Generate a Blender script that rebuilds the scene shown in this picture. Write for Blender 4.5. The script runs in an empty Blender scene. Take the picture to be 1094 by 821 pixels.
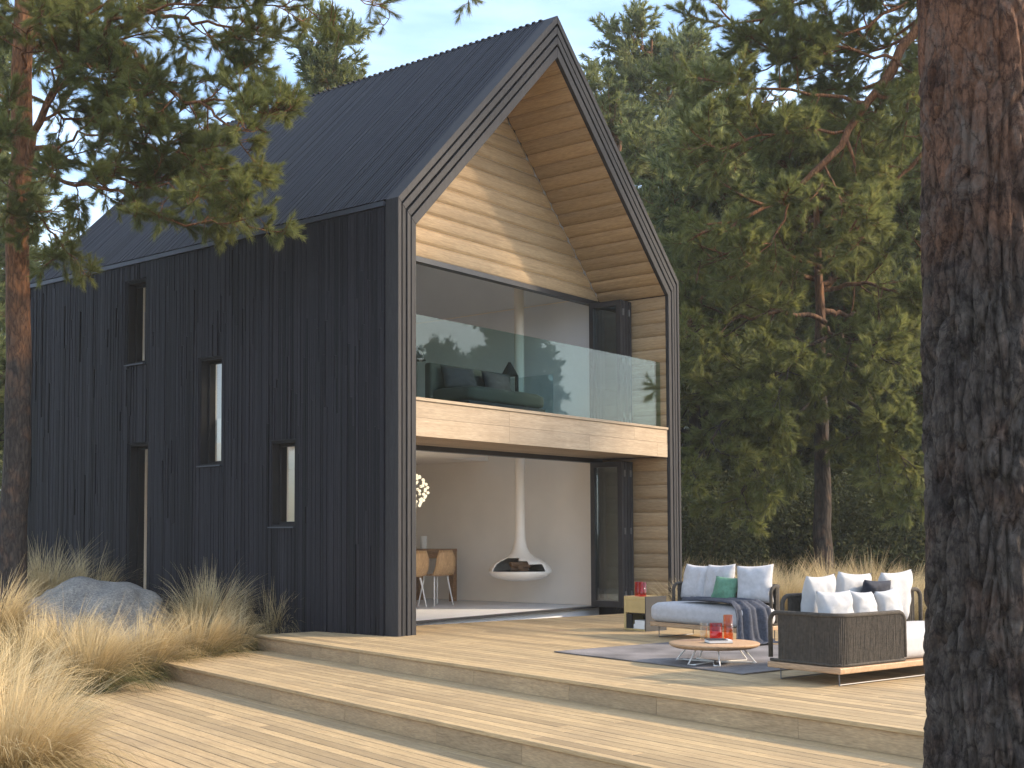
import bpy, bmesh, math, random
import numpy as np
from mathutils import Vector, Matrix, noise
R = math.radians
S = bpy.context.scene
COL = S.collection

# ------------------------------------------------------------------ camera, sky, sun, exposure
CAM = np.array([-9.723, -9.274, 1.12])
YAW, PITCH, ROLL, FPX = R(51.456), R(2.98), R(-0.249), 1319.2
CF = np.array([math.sin(YAW)*math.cos(PITCH), math.cos(YAW)*math.cos(PITCH), math.sin(PITCH)])
_r = np.array([math.cos(YAW), -math.sin(YAW), 0.0]); _u = np.cross(_r, CF)
CR = math.cos(ROLL)*_r + math.sin(ROLL)*_u
CU = math.cos(ROLL)*_u - math.sin(ROLL)*_r
cd = bpy.data.cameras.new('camera'); cam = bpy.data.objects.new('camera', cd); COL.objects.link(cam)
cam.matrix_world = Matrix(((CR[0], CU[0], -CF[0], CAM[0]), (CR[1], CU[1], -CF[1], CAM[1]), (CR[2], CU[2], -CF[2], CAM[2]), (0, 0, 0, 1)))
cd.sensor_width = 36; cd.lens = FPX/1094*36; cd.shift_x = 6.5/1094; cd.shift_y = 89.5/1094
cd.clip_start = 0.05; cd.clip_end = 2000
S.camera = cam

SUN_AZ, SUN_EL = R(144), R(28.5)          # azimuth from +Y towards +X
w = bpy.data.worlds.new('World'); S.world = w; w.use_nodes = True
nt = w.node_tree; nt.nodes.clear()
sky = nt.nodes.new('ShaderNodeTexSky'); sky.sky_type = 'NISHITA'; sky.sun_disc = False
sky.sun_elevation = SUN_EL; sky.sun_rotation = SUN_AZ; sky.air_density = 1.0; sky.dust_density = 1.2; sky.ozone_density = 1.4
tc = nt.nodes.new('ShaderNodeTexCoord'); mp = nt.nodes.new('ShaderNodeMapping'); mp.inputs['Scale'].default_value = (1.2, 1.2, 5.0)
cl = nt.nodes.new('ShaderNodeTexNoise'); cl.inputs['Scale'].default_value = 1.6; cl.inputs['Detail'].default_value = 6
cr = nt.nodes.new('ShaderNodeValToRGB'); cr.color_ramp.elements[0].position = .36; cr.color_ramp.elements[1].position = .72
mx = nt.nodes.new('ShaderNodeMixRGB'); mx.inputs[2].default_value = (5.2, 6.0, 7.2, 1)
mu = nt.nodes.new('ShaderNodeMath'); mu.operation = 'MULTIPLY'; mu.inputs[1].default_value = .8
bg = nt.nodes.new('ShaderNodeBackground'); bg.inputs['Strength'].default_value = 0.15
out = nt.nodes.new('ShaderNodeOutputWorld')
L = nt.links.new
L(tc.outputs['Generated'], mp.inputs[0]); L(mp.outputs[0], cl.inputs['Vector']); L(cl.outputs['Fac'], cr.inputs[0]); L(cr.outputs[0], mu.inputs[0])
L(mu.outputs[0], mx.inputs[0]); L(sky.outputs[0], mx.inputs[1]); L(mx.outputs[0], bg.inputs[0]); L(bg.outputs[0], out.inputs[0])

sd = bpy.data.lights.new('sun', 'SUN'); sd.energy = 2.5; sd.angle = R(3.2); sd.color = (1.0, .81, .59)
sun = bpy.data.objects.new('sun', sd); COL.objects.link(sun)
sv = Vector((math.sin(SUN_AZ)*math.cos(SUN_EL), math.cos(SUN_AZ)*math.cos(SUN_EL), math.sin(SUN_EL)))
sun.rotation_euler = sv.to_track_quat('Z', 'Y').to_euler()
S.view_settings.view_transform = 'Standard'; S.view_settings.look = 'None'
S.view_settings.exposure = 1.52; S.view_settings.gamma = 1.0; S.view_settings.use_curve_mapping = False
try:
    S.cycles.max_bounces = 8; S.cycles.transparent_max_bounces = 12; S.cycles.use_denoising = True
except Exception: pass

def at(x, y, d):
    """world point seen in the photograph at pixel (x, y), d metres deep: used to take real positions off the picture"""
    return CAM + d*(CF + CR*(x-540.5)/FPX - CU*(y-500.05)/FPX)

# ------------------------------------------------------------------ helpers
class MB:
    def __init__(s): s.v = []; s.f = []
    def add(s, vs, fs):
        b = len(s.v); s.v.extend([tuple(map(float, p)) for p in vs]); s.f.extend([tuple(i+b for i in f) for f in fs])
    def box(s, x0, x1, y0, y1, z0, z1):
        s.add([(x0,y0,z0),(x1,y0,z0),(x1,y1,z0),(x0,y1,z0),(x0,y0,z1),(x1,y0,z1),(x1,y1,z1),(x0,y1,z1)],
              [(0,3,2,1),(4,5,6,7),(0,1,5,4),(1,2,6,5),(2,3,7,6),(3,0,4,7)])
    def hexa(s, b, t):            # bottom quad, top quad
        s.add(list(b)+list(t), [(0,3,2,1),(4,5,6,7),(0,1,5,4),(1,2,6,5),(2,3,7,6),(3,0,4,7)])
    def quad(s, *p): s.add(p, [tuple(range(len(p)))])
    def tube(s, pts, rad, n=8, cap=True):
        pts = [np.array(p, float) for p in pts]
        rad = [rad]*len(pts) if not hasattr(rad, '__len__') else rad
        vs = []; prev = None
        for i, p in enumerate(pts):
            t = pts[min(i+1, len(pts)-1)] - pts[max(i-1, 0)]; t = t/(np.linalg.norm(t)+1e-9)
            if prev is None:
                a = np.array([0, 0, 1.]) if abs(t[2]) < .9 else np.array([1., 0, 0])
            else: a = prev
            u = a - t*(a@t); u /= np.linalg.norm(u)+1e-9; prev = u; w_ = np.cross(t, u)
            for k in range(n):
                c = 2*math.pi*k/n; vs.append(p + rad[i]*(math.cos(c)*u + math.sin(c)*w_))
        fs = [(i*n+k, i*n+(k+1) % n, (i+1)*n+(k+1) % n, (i+1)*n+k) for i in range(len(pts)-1) for k in range(n)]
        if cap: fs += [tuple(range(n-1, -1, -1)), tuple((len(pts)-1)*n+k for k in range(n))]
        s.add(vs, fs)
    def lathe(s, prof, n=32, c=(0, 0, 0)):
        vs = [(c[0]+r*math.cos(2*math.pi*k/n), c[1]+r*math.sin(2*math.pi*k/n), c[2]+z) for r, z in prof for k in range(n)]
        fs = [(i*n+k, i*n+(k+1) % n, (i+1)*n+(k+1) % n, (i+1)*n+k) for i in range(len(prof)-1) for k in range(n)]
        s.add(vs, fs)
    def build(s, name, m=None, parent=None, smooth=False, loc=None, rotz=None):
        me = bpy.data.meshes.new(name); me.from_pydata(s.v, [], s.f); me.update()
        if smooth: me.polygons.foreach_set('use_smooth', [True]*len(me.polygons))
        return link(name, me, m, parent, loc, rotz)
def link(name, me, m=None, parent=None, loc=None, rotz=None):
    o = bpy.data.objects.new(name, me); COL.objects.link(o)
    if m: me.materials.append(m)
    if parent: o.parent = parent
    if loc is not None: o.location = loc
    if rotz is not None: o.rotation_euler = (0, 0, rotz)
    return o
def tri_mesh(name, V, m, parent):       # V: (n,3,3) triangles
    V = np.asarray(V, np.float32); n = len(V); me = bpy.data.meshes.new(name)
    me.vertices.add(n*3); me.vertices.foreach_set('co', V.reshape(-1))
    me.loops.add(n*3); me.loops.foreach_set('vertex_index', np.arange(n*3, dtype=np.int32))
    me.polygons.add(n); me.polygons.foreach_set('loop_start', np.arange(0, n*3, 3, dtype=np.int32))
    me.update(calc_edges=True); me.validate()
    return link(name, me, m, parent)
def bevel(o, wd=.006, seg=2):
    b = o.modifiers.new('bevel', 'BEVEL'); b.width = wd; b.segments = seg; b.limit_method = 'ANGLE'; return o
def tag(o, label=None, cat=None, group=None, kind=None):
    if label: o['label'] = label
    if cat: o['category'] = cat
    if group: o['group'] = group
    if kind: o['kind'] = kind
    return o
def empty(name, loc=(0, 0, 0), rotz=0, label=None, cat=None, group=None):
    o = bpy.data.objects.new(name, None); COL.objects.link(o); o.location = loc; o.rotation_euler = (0, 0, rotz)
    return tag(o, label, cat, group)
def dup(root, loc, rotz, label=None, sc=None, group=None):
    r = root.copy(); COL.objects.link(r); r.location = loc; r.rotation_euler = (0, 0, rotz)
    if sc: r.scale = sc if hasattr(sc, '__len__') else (sc, sc, sc)
    if label: r['label'] = label
    if group: r['group'] = group
    for ch in list(root.children):
        c = ch.copy(); COL.objects.link(c); c.parent = r
        for g in ch.children:
            d = g.copy(); COL.objects.link(d); d.parent = c
    return r

# ------------------------------------------------------------------ materials
def newmat(name):
    m = bpy.data.materials.new(name); m.use_nodes = True; n = m.node_tree; n.nodes.clear()
    o = n.nodes.new('ShaderNodeOutputMaterial'); return m, n, o
def N(n, t, **kw):
    x = n.nodes.new(t)
    for k, v in kw.items():
        if k in ('operation', 'blend_type', 'musgrave_dimensions', 'feature', 'distance', 'noise_dimensions', 'bands_direction', 'wave_type', 'interpolation_type'): setattr(x, k, v)
        else: x.inputs[k.replace('_', ' ')].default_value = v
    return x
def ramp(n, stops):
    r = n.nodes.new('ShaderNodeValToRGB'); e = r.color_ramp.elements
    while len(e) < len(stops): e.new(.5)
    for el, (p, c) in zip(e, stops): el.position = p; el.color = (*c, 1) if len(c) == 3 else c
    return r
def mixc(n, bt, f, a, b):
    x = n.nodes.new('ShaderNodeMixRGB'); x.blend_type = bt
    for i, q in ((0, f), (1, a), (2, b)):
        if hasattr(q, 'is_linked') or hasattr(q, 'links'): n.links.new(q, x.inputs[i])
        elif i == 0: x.inputs[0].default_value = q
        else: x.inputs[i].default_value = (*q, 1)
    return x.outputs[0]
def plain(name, col, rough=.5, metal=0, var=.15, vscale=6, bump=0, bscale=60, sheen=0):
    m, n, o = newmat(name); b = N(n, 'ShaderNodeBsdfPrincipled', Roughness=rough, Metallic=metal)
    t = n.nodes.new('ShaderNodeTexCoord')
    ns = N(n, 'ShaderNodeTexNoise', Scale=vscale, Detail=5.); n.links.new(t.outputs['Object'], ns.inputs['Vector'])
    r = ramp(n, [(.3, tuple(c*(1-var) for c in col)), (.7, tuple(min(1, c*(1+var)) for c in col))]); n.links.new(ns.outputs['Fac'], r.inputs[0])
    n.links.new(r.outputs[0], b.inputs['Base Color'])
    if sheen: b.inputs['Sheen Weight'].default_value = sheen
    if bump:
        n2 = N(n, 'ShaderNodeTexNoise', Scale=bscale, Detail=4.); n.links.new(t.outputs['Object'], n2.inputs['Vector'])
        bp = N(n, 'ShaderNodeBump', Strength=bump, Distance=.01); n.links.new(n2.outputs['Fac'], bp.inputs['Height']); n.links.new(bp.outputs[0], b.inputs['Normal'])
    n.links.new(b.outputs[0], o.inputs[0]); return m
def wood(name, dark, light, grain=(1, 1, 1), rough=.6, island=.35, bump=.15, weather=None, spec=.3):
    """grain: object-space scale, small along the fibre"""
    m, n, o = newmat(name); b = N(n, 'ShaderNodeBsdfPrincipled', Roughness=rough); b.inputs['Specular IOR Level'].default_value = spec
    t = n.nodes.new('ShaderNodeTexCoord'); g = n.nodes.new('ShaderNodeNewGeometry')
    off = N(n, 'ShaderNodeVectorMath', operation='SCALE'); n.links.new(g.outputs['Random Per Island'], off.inputs['Scale']); off.inputs[0].default_value = (13., 7., 31.)
    add = N(n, 'ShaderNodeVectorMath', operation='ADD'); n.links.new(t.outputs['Object'], add.inputs[0]); n.links.new(off.outputs[0], add.inputs[1])
    mp = n.nodes.new('ShaderNodeMapping'); mp.inputs['Scale'].default_value = grain; n.links.new(add.outputs[0], mp.inputs[0])
    n1 = N(n, 'ShaderNodeTexNoise', Scale=6., Detail=6., Roughness=.65, Distortion=.6); n.links.new(mp.outputs[0], n1.inputs['Vector'])
    n2 = N(n, 'ShaderNodeTexNoise', Scale=32., Detail=3.); n.links.new(mp.outputs[0], n2.inputs['Vector'])
    r = ramp(n, [(.28, dark), (.72, light)]); n.links.new(n1.outputs['Fac'], r.inputs[0])
    r2 = ramp(n, [(.3, (.72,)*3), (.65, (1.06,)*3)]); n.links.new(n2.outputs['Fac'], r2.inputs[0])
    c = mixc(n, 'MULTIPLY', 1, r.outputs[0], r2.outputs[0])
    ri = ramp(n, [(0, (1-island,)*3), (.5, (1, 1, 1)), (1, (1+island*.7, 1+island*.6, 1+island*.5))]); n.links.new(g.outputs['Random Per Island'], ri.inputs[0])
    c = mixc(n, 'MULTIPLY', 1., c, ri.outputs[0])
    if weather:
        n3 = N(n, 'ShaderNodeTexNoise', Scale=1.3, Detail=6., Roughness=.6); n.links.new(t.outputs['Object'], n3.inputs['Vector'])
        r3 = ramp(n, [(.45, (0,)*3), (.70, (.45,)*3)]); n.links.new(n3.outputs['Fac'], r3.inputs[0])
        c = mixc(n, 'MIX', r3.outputs[0], c, weather)
    n.links.new(c, b.inputs['Base Color'])
    if bump:
        bp = N(n, 'ShaderNodeBump', Strength=bump, Distance=.006); n.links.new(n1.outputs['Fac'], bp.inputs['Height']); n.links.new(bp.outputs[0], b.inputs['Normal'])
    n.links.new(b.outputs[0], o.inputs[0]); return m
def glass(name, tint, refl=1.0, ior=1.5):
    m, n, o = newmat(name)
    tr = n.nodes.new('ShaderNodeBsdfTransparent'); tr.inputs[0].default_value = (*tint, 1)
    gl = N(n, 'ShaderNodeBsdfGlossy', Roughness=.0); gl.inputs[0].default_value = (1, 1, 1, 1)
    fr = n.nodes.new('ShaderNodeLayerWeight'); fr.inputs['Blend'].default_value = .5      # facing term: Schlick reflectance of a thin pane
    pw = N(n, 'ShaderNodeMath', operation='POWER'); pw.inputs[1].default_value = 4.2; n.links.new(fr.outputs['Facing'], pw.inputs[0])
    k = N(n, 'ShaderNodeMath', operation='MULTIPLY_ADD'); k.inputs[1].default_value = .9*refl; k.inputs[2].default_value = .05*refl; k.use_clamp = True
    n.links.new(pw.outputs[0], k.inputs[0]); mx = n.nodes.new('ShaderNodeMixShader')
    n.links.new(k.outputs[0], mx.inputs[0]); n.links.new(tr.outputs[0], mx.inputs[1]); n.links.new(gl.outputs[0], mx.inputs[2]); n.links.new(mx.outputs[0], o.inputs[0])
    return m
def leafmat(name, a, b_, c, trans=.35, nscale=1.2, rough=.55):
    m, n, o = newmat(name); t = n.nodes.new('ShaderNodeTexCoord'); g = n.nodes.new('ShaderNodeNewGeometry')
    ns = N(n, 'ShaderNodeTexNoise', Scale=nscale, Detail=4., Roughness=.7); n.links.new(t.outputs['Object'], ns.inputs['Vector'])
    ad = N(n, 'ShaderNodeMath', operation='MULTIPLY_ADD'); ad.inputs[1].default_value = .35; n.links.new(g.outputs['Random Per Island'], ad.inputs[0])
    sb = N(n, 'ShaderNodeMath', operation='SUBTRACT'); sb.inputs[1].default_value = .17; n.links.new(ns.outputs['Fac'], sb.inputs[0]); n.links.new(sb.outputs[0], ad.inputs[2])
    r = ramp(n, [(.25, a), (.5, b_), (.78, c)]); n.links.new(ad.outputs[0], r.inputs[0])
    d = N(n, 'ShaderNodeBsdfPrincipled', Roughness=rough); d.inputs['Specular IOR Level'].default_value = .25; n.links.new(r.outputs[0], d.inputs['Base Color'])
    tl = n.nodes.new('ShaderNodeBsdfTranslucent'); n.links.new(r.outputs[0], tl.inputs[0])
    mx = n.nodes.new('ShaderNodeMixShader'); mx.inputs[0].default_value = trans
    n.links.new(d.outputs[0], mx.inputs[1]); n.links.new(tl.outputs[0], mx.inputs[2]); n.links.new(mx.outputs[0], o.inputs[0]); return m
def barkmat(name, z0, z1, low=(.075, .06, .05), high=(.30, .13, .055), scale=9, bump=.6, plates=True):
    """grey furrowed bark below, orange flaky bark above (object z0..z1), as on Scots pines"""
    m, n, o = newmat(name); b = N(n, 'ShaderNodeBsdfPrincipled', Roughness=.85); b.inputs['Specular IOR Level'].default_value = .2
    t = n.nodes.new('ShaderNodeTexCoord'); mp = n.nodes.new('ShaderNodeMapping'); mp.inputs['Scale'].default_value = (1, 1, .28 if plates else .5); n.links.new(t.outputs['Object'], mp.inputs[0])
    vo = N(n, 'ShaderNodeTexVoronoi', feature='DISTANCE_TO_EDGE', Scale=scale*1.6)
    nd = N(n, 'ShaderNodeTexNoise', Scale=scale, Detail=5.); n.links.new(mp.outputs[0], nd.inputs['Vector'])
    ad = mixc(n, 'ADD', .25, mp.outputs[0], nd.outputs['Color']); n.links.new(ad, vo.inputs['Vector'])
    sx = n.nodes.new('ShaderNodeSeparateXYZ'); n.links.new(t.outputs['Object'], sx.inputs[0])
    mr = n.nodes.new('ShaderNodeMapRange'); mr.inputs['From Min'].default_value = z0; mr.inputs['From Max'].default_value = z1; n.links.new(sx.outputs['Z'], mr.inputs[0])
    nb = N(n, 'ShaderNodeTexNoise', Scale=5., Detail=4.); n.links.new(t.outputs['Object'], nb.inputs['Vector'])
    hm = N(n, 'ShaderNodeMath', operation='MULTIPLY_ADD'); hm.inputs[1].default_value = 1.2; n.links.new(nb.outputs['Fac'], hm.inputs[0])
    sb = N(n, 'ShaderNodeMath', operation='SUBTRACT'); sb.inputs[1].default_value = .6; n.links.new(mr.outputs[0], sb.inputs[0]); n.links.new(sb.outputs[0], hm.inputs[2]); hm.use_clamp = True
    rp = ramp(n, [(0, (.45,)*3), (.12, (.8,)*3), (.5, (1.15,)*3)]); n.links.new(vo.outputs['Distance'], rp.inputs[0])
    c = mixc(n, 'MIX', hm.outputs[0], low, high)
    rn = ramp(n, [(.3, (.7, .7, .72)), (.7, (1.3, 1.25, 1.2))]); n2 = N(n, 'ShaderNodeTexNoise', Scale=scale*4, Detail=6.); n.links.new(mp.outputs[0], n2.inputs['Vector']); n.links.new(n2.outputs['Fac'], rn.inputs[0])
    c = mixc(n, 'MULTIPLY', 1, c, rn.outputs[0])
    if plates: c = mixc(n, 'MULTIPLY', 1, c, rp.outputs[0])
    else:
        n5 = N(n, 'ShaderNodeTexNoise', Scale=7., Detail=8., Roughness=.75, Distortion=.8); n.links.new(mp.outputs[0], n5.inputs['Vector'])
        r5 = ramp(n, [(.50, (0,)*3), (.62, (.55,)*3)]); n.links.new(n5.outputs['Fac'], r5.inputs[0]); c = mixc(n, 'MIX', r5.outputs[0], c, (.13, .115, .10))
        n6 = N(n, 'ShaderNodeTexNoise', Scale=4.2, Detail=8., Roughness=.7, Distortion=1.2); n.links.new(t.outputs['Object'], n6.inputs['Vector'])
        r6 = ramp(n, [(.36, (.38, .36, .36)), (.52, (1.05, 1.03, 1.0))]); n.links.new(n6.outputs['Fac'], r6.inputs[0]); c = mixc(n, 'MULTIPLY', 1, c, r6.outputs[0])
        v7 = N(n, 'ShaderNodeTexVoronoi', feature='DISTANCE_TO_EDGE', Scale=15.); a7 = mixc(n, 'ADD', .12, mp.outputs[0], n5.outputs['Color']); n.links.new(a7, v7.inputs['Vector'])
        r7 = ramp(n, [(0, (.30, .28, .27)), (.045, (.75,)*3), (.12, (1.08,)*3)]); n.links.new(v7.outputs['Distance'], r7.inputs[0]); c = mixc(n, 'MULTIPLY', .9, c, r7.outputs[0])
    n.links.new(c, b.inputs['Base Color'])
    hh = N(n, 'ShaderNodeMath', operation='MULTIPLY_ADD'); hh.inputs[1].default_value = .35; n.links.new(n2.outputs['Fac'], hh.inputs[0])
    mn = N(n, 'ShaderNodeMath', operation='MINIMUM'); mn.inputs[1].default_value = .3; n.links.new(vo.outputs['Distance'], mn.inputs[0]); n.links.new(mn.outputs[0], hh.inputs[2])
    bp = N(n, 'ShaderNodeBump', Strength=bump, Distance=.05); n.links.new(hh.outputs[0], bp.inputs['Height']); n.links.new(bp.outputs[0], b.inputs['Normal'])
    n.links.new(b.outputs[0], o.inputs[0]); return m

M = {}
M['char'] = wood('charred cladding', (.0066, .0064, .0095), (.0195, .0188, .0245), (14, 14, .8), .65, .75, .25, spec=.2)
M['roofslat'] = wood('charred roof slats', (.0070, .0073, .0115), (.0170, .0178, .0255), (1.2, 14, 1.2), .65, .6, .2, spec=.2)
M['frame'] = wood('grey stained frame boards', (.016, .0155, .017), (.034, .0325, .034), (10, 10, .7), .7, .3, .25)
M['wood_x'] = wood('lining boards along x', (.33, .222, .12), (.48, .35, .205), (.35, 5, 7), .6, .16, .12)
M['wood_y'] = wood('lining boards along y', (.33, .222, .12), (.48, .35, .205), (5, .35, 7), .6, .16, .12)
M['beam'] = wood('pale balcony boards', (.30, .225, .15), (.42, .335, .235), (.3, 5, 6), .7, .15, .1, weather=(.25, .185, .12))
M['deck'] = wood('terrace decking', (.325, .228, .115), (.525, .385, .212), (.5, 9, 9), .65, .26, .25, weather=(.235, .17, .10))
M['riser'] = wood('step risers', (.34, .235, .13), (.49, .355, .205), (.6, 5, 4), .7, .2, .2, weather=(.29, .205, .12))
M['black'] = plain('dark anodised frames', (.022, .022, .025), .4, 0, .2)
M['flash'] = plain('eave flashing', (.05, .055, .07), .45, .4, .15)
M['white'] = plain('white plaster', (.85, .78, .69), .8, 0, .03, 2)
M['reveal'] = plain('dark brown window reveals', (.010, .0085, .008), .95, 0, .2)
M['skytint'] = plain('white plaster tinted by sky light', (.70, .72, .77), .8, 0, .03, 2)  # bluish sky light put into the plaster colour upstairs
M['wfloor'] = plain('white resin floor', (.74, .75, .77), .35, 0, .03, 1.5)
M['fire'] = plain('white enamel', (.86, .79, .70), .4, 0, .03)
M['soot'] = plain('soot black steel', (.008, .008, .008), .7)
M['log'] = plain('split logs', (.12, .065, .03), .8, 0, .4, 20)
M['glass'] = glass('window glass', (.86, .90, .90), 1.15)
M['coated'] = glass('coated window glass', (.80, .84, .86), 2.0)
M['railglass'] = glass('green balustrade glass', (.70, .82, .80), .5)
M['chairwood'] = wood('oak chair shell', (.42, .24, .11), (.58, .36, .18), (4, 4, .6), .5, .1, .05)
M['tablewood'] = wood('walnut table', (.22, .12, .06), (.36, .21, .11), (.5, 5, 5), .5, .1, .05)
M['whitemetal'] = plain('white lacquer', (.75, .73, .70), .4, 0, .05)
M['steel'] = plain('brushed steel rod', (.16, .155, .15), .5, .5, .1)
M['fabric'] = plain('light grey-blue upholstery', (.44, .43, .435), .95, 0, .08, 30, .5, 260, .2)
M['fabricw'] = plain('off white upholstery', (.42, .415, .415), .95, 0, .05, 30, .4, 260, .2)
M['green'] = plain('green cushion cloth', (.10, .22, .14), .9, 0, .15, 40, .4, 220)
M['navy'] = plain('dark navy cushion cloth', (.018, .02, .03), .9, 0, .2, 40, .4, 220)
M['throw'] = plain('slate blue knitted throw', (.055, .060, .078), .95, 0, .3, 50, .8, 180)
M['rope'] = plain('taupe woven rope', (.060, .049, .037), .9, 0, .3, 40, .6, 200)
M['sofawood'] = wood('teak sofa base', (.36, .22, .12), (.52, .34, .2), (.5, 5, 5), .55, .1, .1)
M['rug'] = plain('slate rug', (.165, .15, .145), .95, 0, .45, 2.2, .8, 150)
M['red'] = glass('red glass', (.90, .33, .28), .8)
M['orange'] = glass('orange glass', (.97, .64, .42), .8)
M['clear'] = glass('clear glass', (.93, .90, .82), .9)
M['brass'] = plain('pale brass-yellow panel', (.50, .38, .17), .5, .15, .12)
M['paper'] = plain('white paper', (.7, .7, .68), .8, 0, .06)
M['rock'] = None
M['needle'] = leafmat('pine needles', (.084, .100, .034), (.188, .206, .062), (.32, .305, .10), .5, 1.6)
M['needle_far'] = leafmat('far pine needles', (.068, .092, .040), (.165, .190, .072), (.30, .295, .10), .5, .5)
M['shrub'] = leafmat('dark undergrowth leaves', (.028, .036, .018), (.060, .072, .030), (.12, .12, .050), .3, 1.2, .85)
M['bark'] = barkmat('pine bark', 2.9, 5.2, (.062, .05, .042), (.27, .125, .058))
M['bark_far'] = barkmat('far pine bark', 4.0, 6.6, (.06, .05, .043), (.24, .12, .06), scale=6)

def grassmat():
    m, n, o = newmat('feather grass'); t = n.nodes.new('ShaderNodeTexCoord'); g = n.nodes.new('ShaderNodeNewGeometry')
    sx = n.nodes.new('ShaderNodeSeparateXYZ'); n.links.new(t.outputs['Object'], sx.inputs[0])
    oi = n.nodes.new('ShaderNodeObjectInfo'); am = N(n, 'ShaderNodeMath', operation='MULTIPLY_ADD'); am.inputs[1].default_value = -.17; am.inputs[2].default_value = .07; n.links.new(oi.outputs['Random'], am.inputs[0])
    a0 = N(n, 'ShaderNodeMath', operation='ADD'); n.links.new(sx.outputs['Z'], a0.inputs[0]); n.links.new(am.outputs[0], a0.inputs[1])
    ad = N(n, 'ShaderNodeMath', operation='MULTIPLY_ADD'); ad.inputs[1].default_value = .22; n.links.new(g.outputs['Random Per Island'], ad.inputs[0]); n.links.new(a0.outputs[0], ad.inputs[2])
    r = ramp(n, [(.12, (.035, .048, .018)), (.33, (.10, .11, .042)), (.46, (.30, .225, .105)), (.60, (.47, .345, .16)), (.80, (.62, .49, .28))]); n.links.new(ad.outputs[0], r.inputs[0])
    d = N(n, 'ShaderNodeBsdfPrincipled', Roughness=.6); d.inputs['Specular IOR Level'].default_value = .2; n.links.new(r.outputs[0], d.inputs['Base Color'])
    tl = n.nodes.new('ShaderNodeBsdfTranslucent'); n.links.new(r.outputs[0], tl.inputs[0]); mx = n.nodes.new('ShaderNodeMixShader'); mx.inputs[0].default_value = .3
    n.links.new(d.outputs[0], mx.inputs[1]); n.links.new(tl.outputs[0], mx.inputs[2]); n.links.new(mx.outputs[0], o.inputs[0]); return m
M['grass'] = grassmat()
def rockmat():
    m, n, o = newmat('granite boulder'); b = N(n, 'ShaderNodeBsdfPrincipled', Roughness=.9); t = n.nodes.new('ShaderNodeTexCoord')
    a = N(n, 'ShaderNodeTexNoise', Scale=38., Detail=5., Roughness=.85); c = N(n, 'ShaderNodeTexNoise', Scale=3., Detail=6.)
    for x in (a, c): n.links.new(t.outputs['Object'], x.inputs['Vector'])
    r1 = ramp(n, [(.35, (.125, .115, .105)), (.56, (.31, .29, .262)), (.70, (.52, .485, .43))]); n.links.new(a.outputs['Fac'], r1.inputs[0])
    r2 = ramp(n, [(.35, (.7,)*3), (.65, (1.1, 1.08, 1.02))]); n.links.new(c.outputs['Fac'], r2.inputs[0])
    n.links.new(mixc(n, 'MULTIPLY', 1, r1.outputs[0], r2.outputs[0]), b.inputs['Base Color'])
    bp = N(n, 'ShaderNodeBump', Strength=.6, Distance=.03); n.links.new(a.outputs['Fac'], bp.inputs['Height']); n.links.new(bp.outputs[0], b.inputs['Normal'])
    n.links.new(b.outputs[0], o.inputs[0]); return m
M['rock'] = rockmat()
def soilmat():
    m, n, o = newmat('sandy forest soil'); b = N(n, 'ShaderNodeBsdfPrincipled', Roughness=.95); t = n.nodes.new('ShaderNodeTexCoord')
    a = N(n, 'ShaderNodeTexNoise', Scale=1.1, Detail=8., Roughness=.7); c = N(n, 'ShaderNodeTexNoise', Scale=40., Detail=4.)
    for x in (a, c): n.links.new(t.outputs['Object'], x.inputs['Vector'])
    r1 = ramp(n, [(.35, (.07, .065, .03)), (.55, (.16, .125, .07)), (.75, (.24, .19, .11))]); n.links.new(a.outputs['Fac'], r1.inputs[0])
    r2 = ramp(n, [(.3, (.6,)*3), (.7, (1.2,)*3)]); n.links.new(c.outputs['Fac'], r2.inputs[0])
    n.links.new(mixc(n, 'MULTIPLY', 1, r1.outputs[0], r2.outputs[0]), b.inputs['Base Color'])
    bp = N(n, 'ShaderNodeBump', Strength=.8, Distance=.05); n.links.new(c.outputs['Fac'], bp.inputs['Height']); n.links.new(bp.outputs[0], b.inputs['Normal'])
    n.links.new(b.outputs[0], o.inputs[0]); return m

# ------------------------------------------------------------------ ground
def gz(x, y):
    z = -.40
    z += .28*max(0, min(1, (y-1.9)/1.6))*max(0, min(1, (-x+3)/2))         # bank against the side wall
    d = math.hypot(x-12, y+2)
    z += .12*noise.noise(Vector((x*.16, y*.16, 0))) if d > 8 or x < 0 else 0
    return z
mb = MB(); xs = [-400, -150, -60, -30] + [-20+i*.8 for i in range(66)] + [40, 60, 100, 200, 400]; ys = [-400, -150, -60, -35] + [-22+i*.8 for i in range(60)] + [30, 45, 70, 120, 200, 400]
for y in ys:
    for x in xs: mb.v.append((x, y, gz(x, y)))
nx = len(xs)
mb.f = [(j*nx+i, j*nx+i+1, (j+1)*nx+i+1, (j+1)*nx+i) for j in range(len(ys)-1) for i in range(nx-1)]
tag(mb.build('ground', soilmat(), smooth=True), kind='structure')

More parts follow.
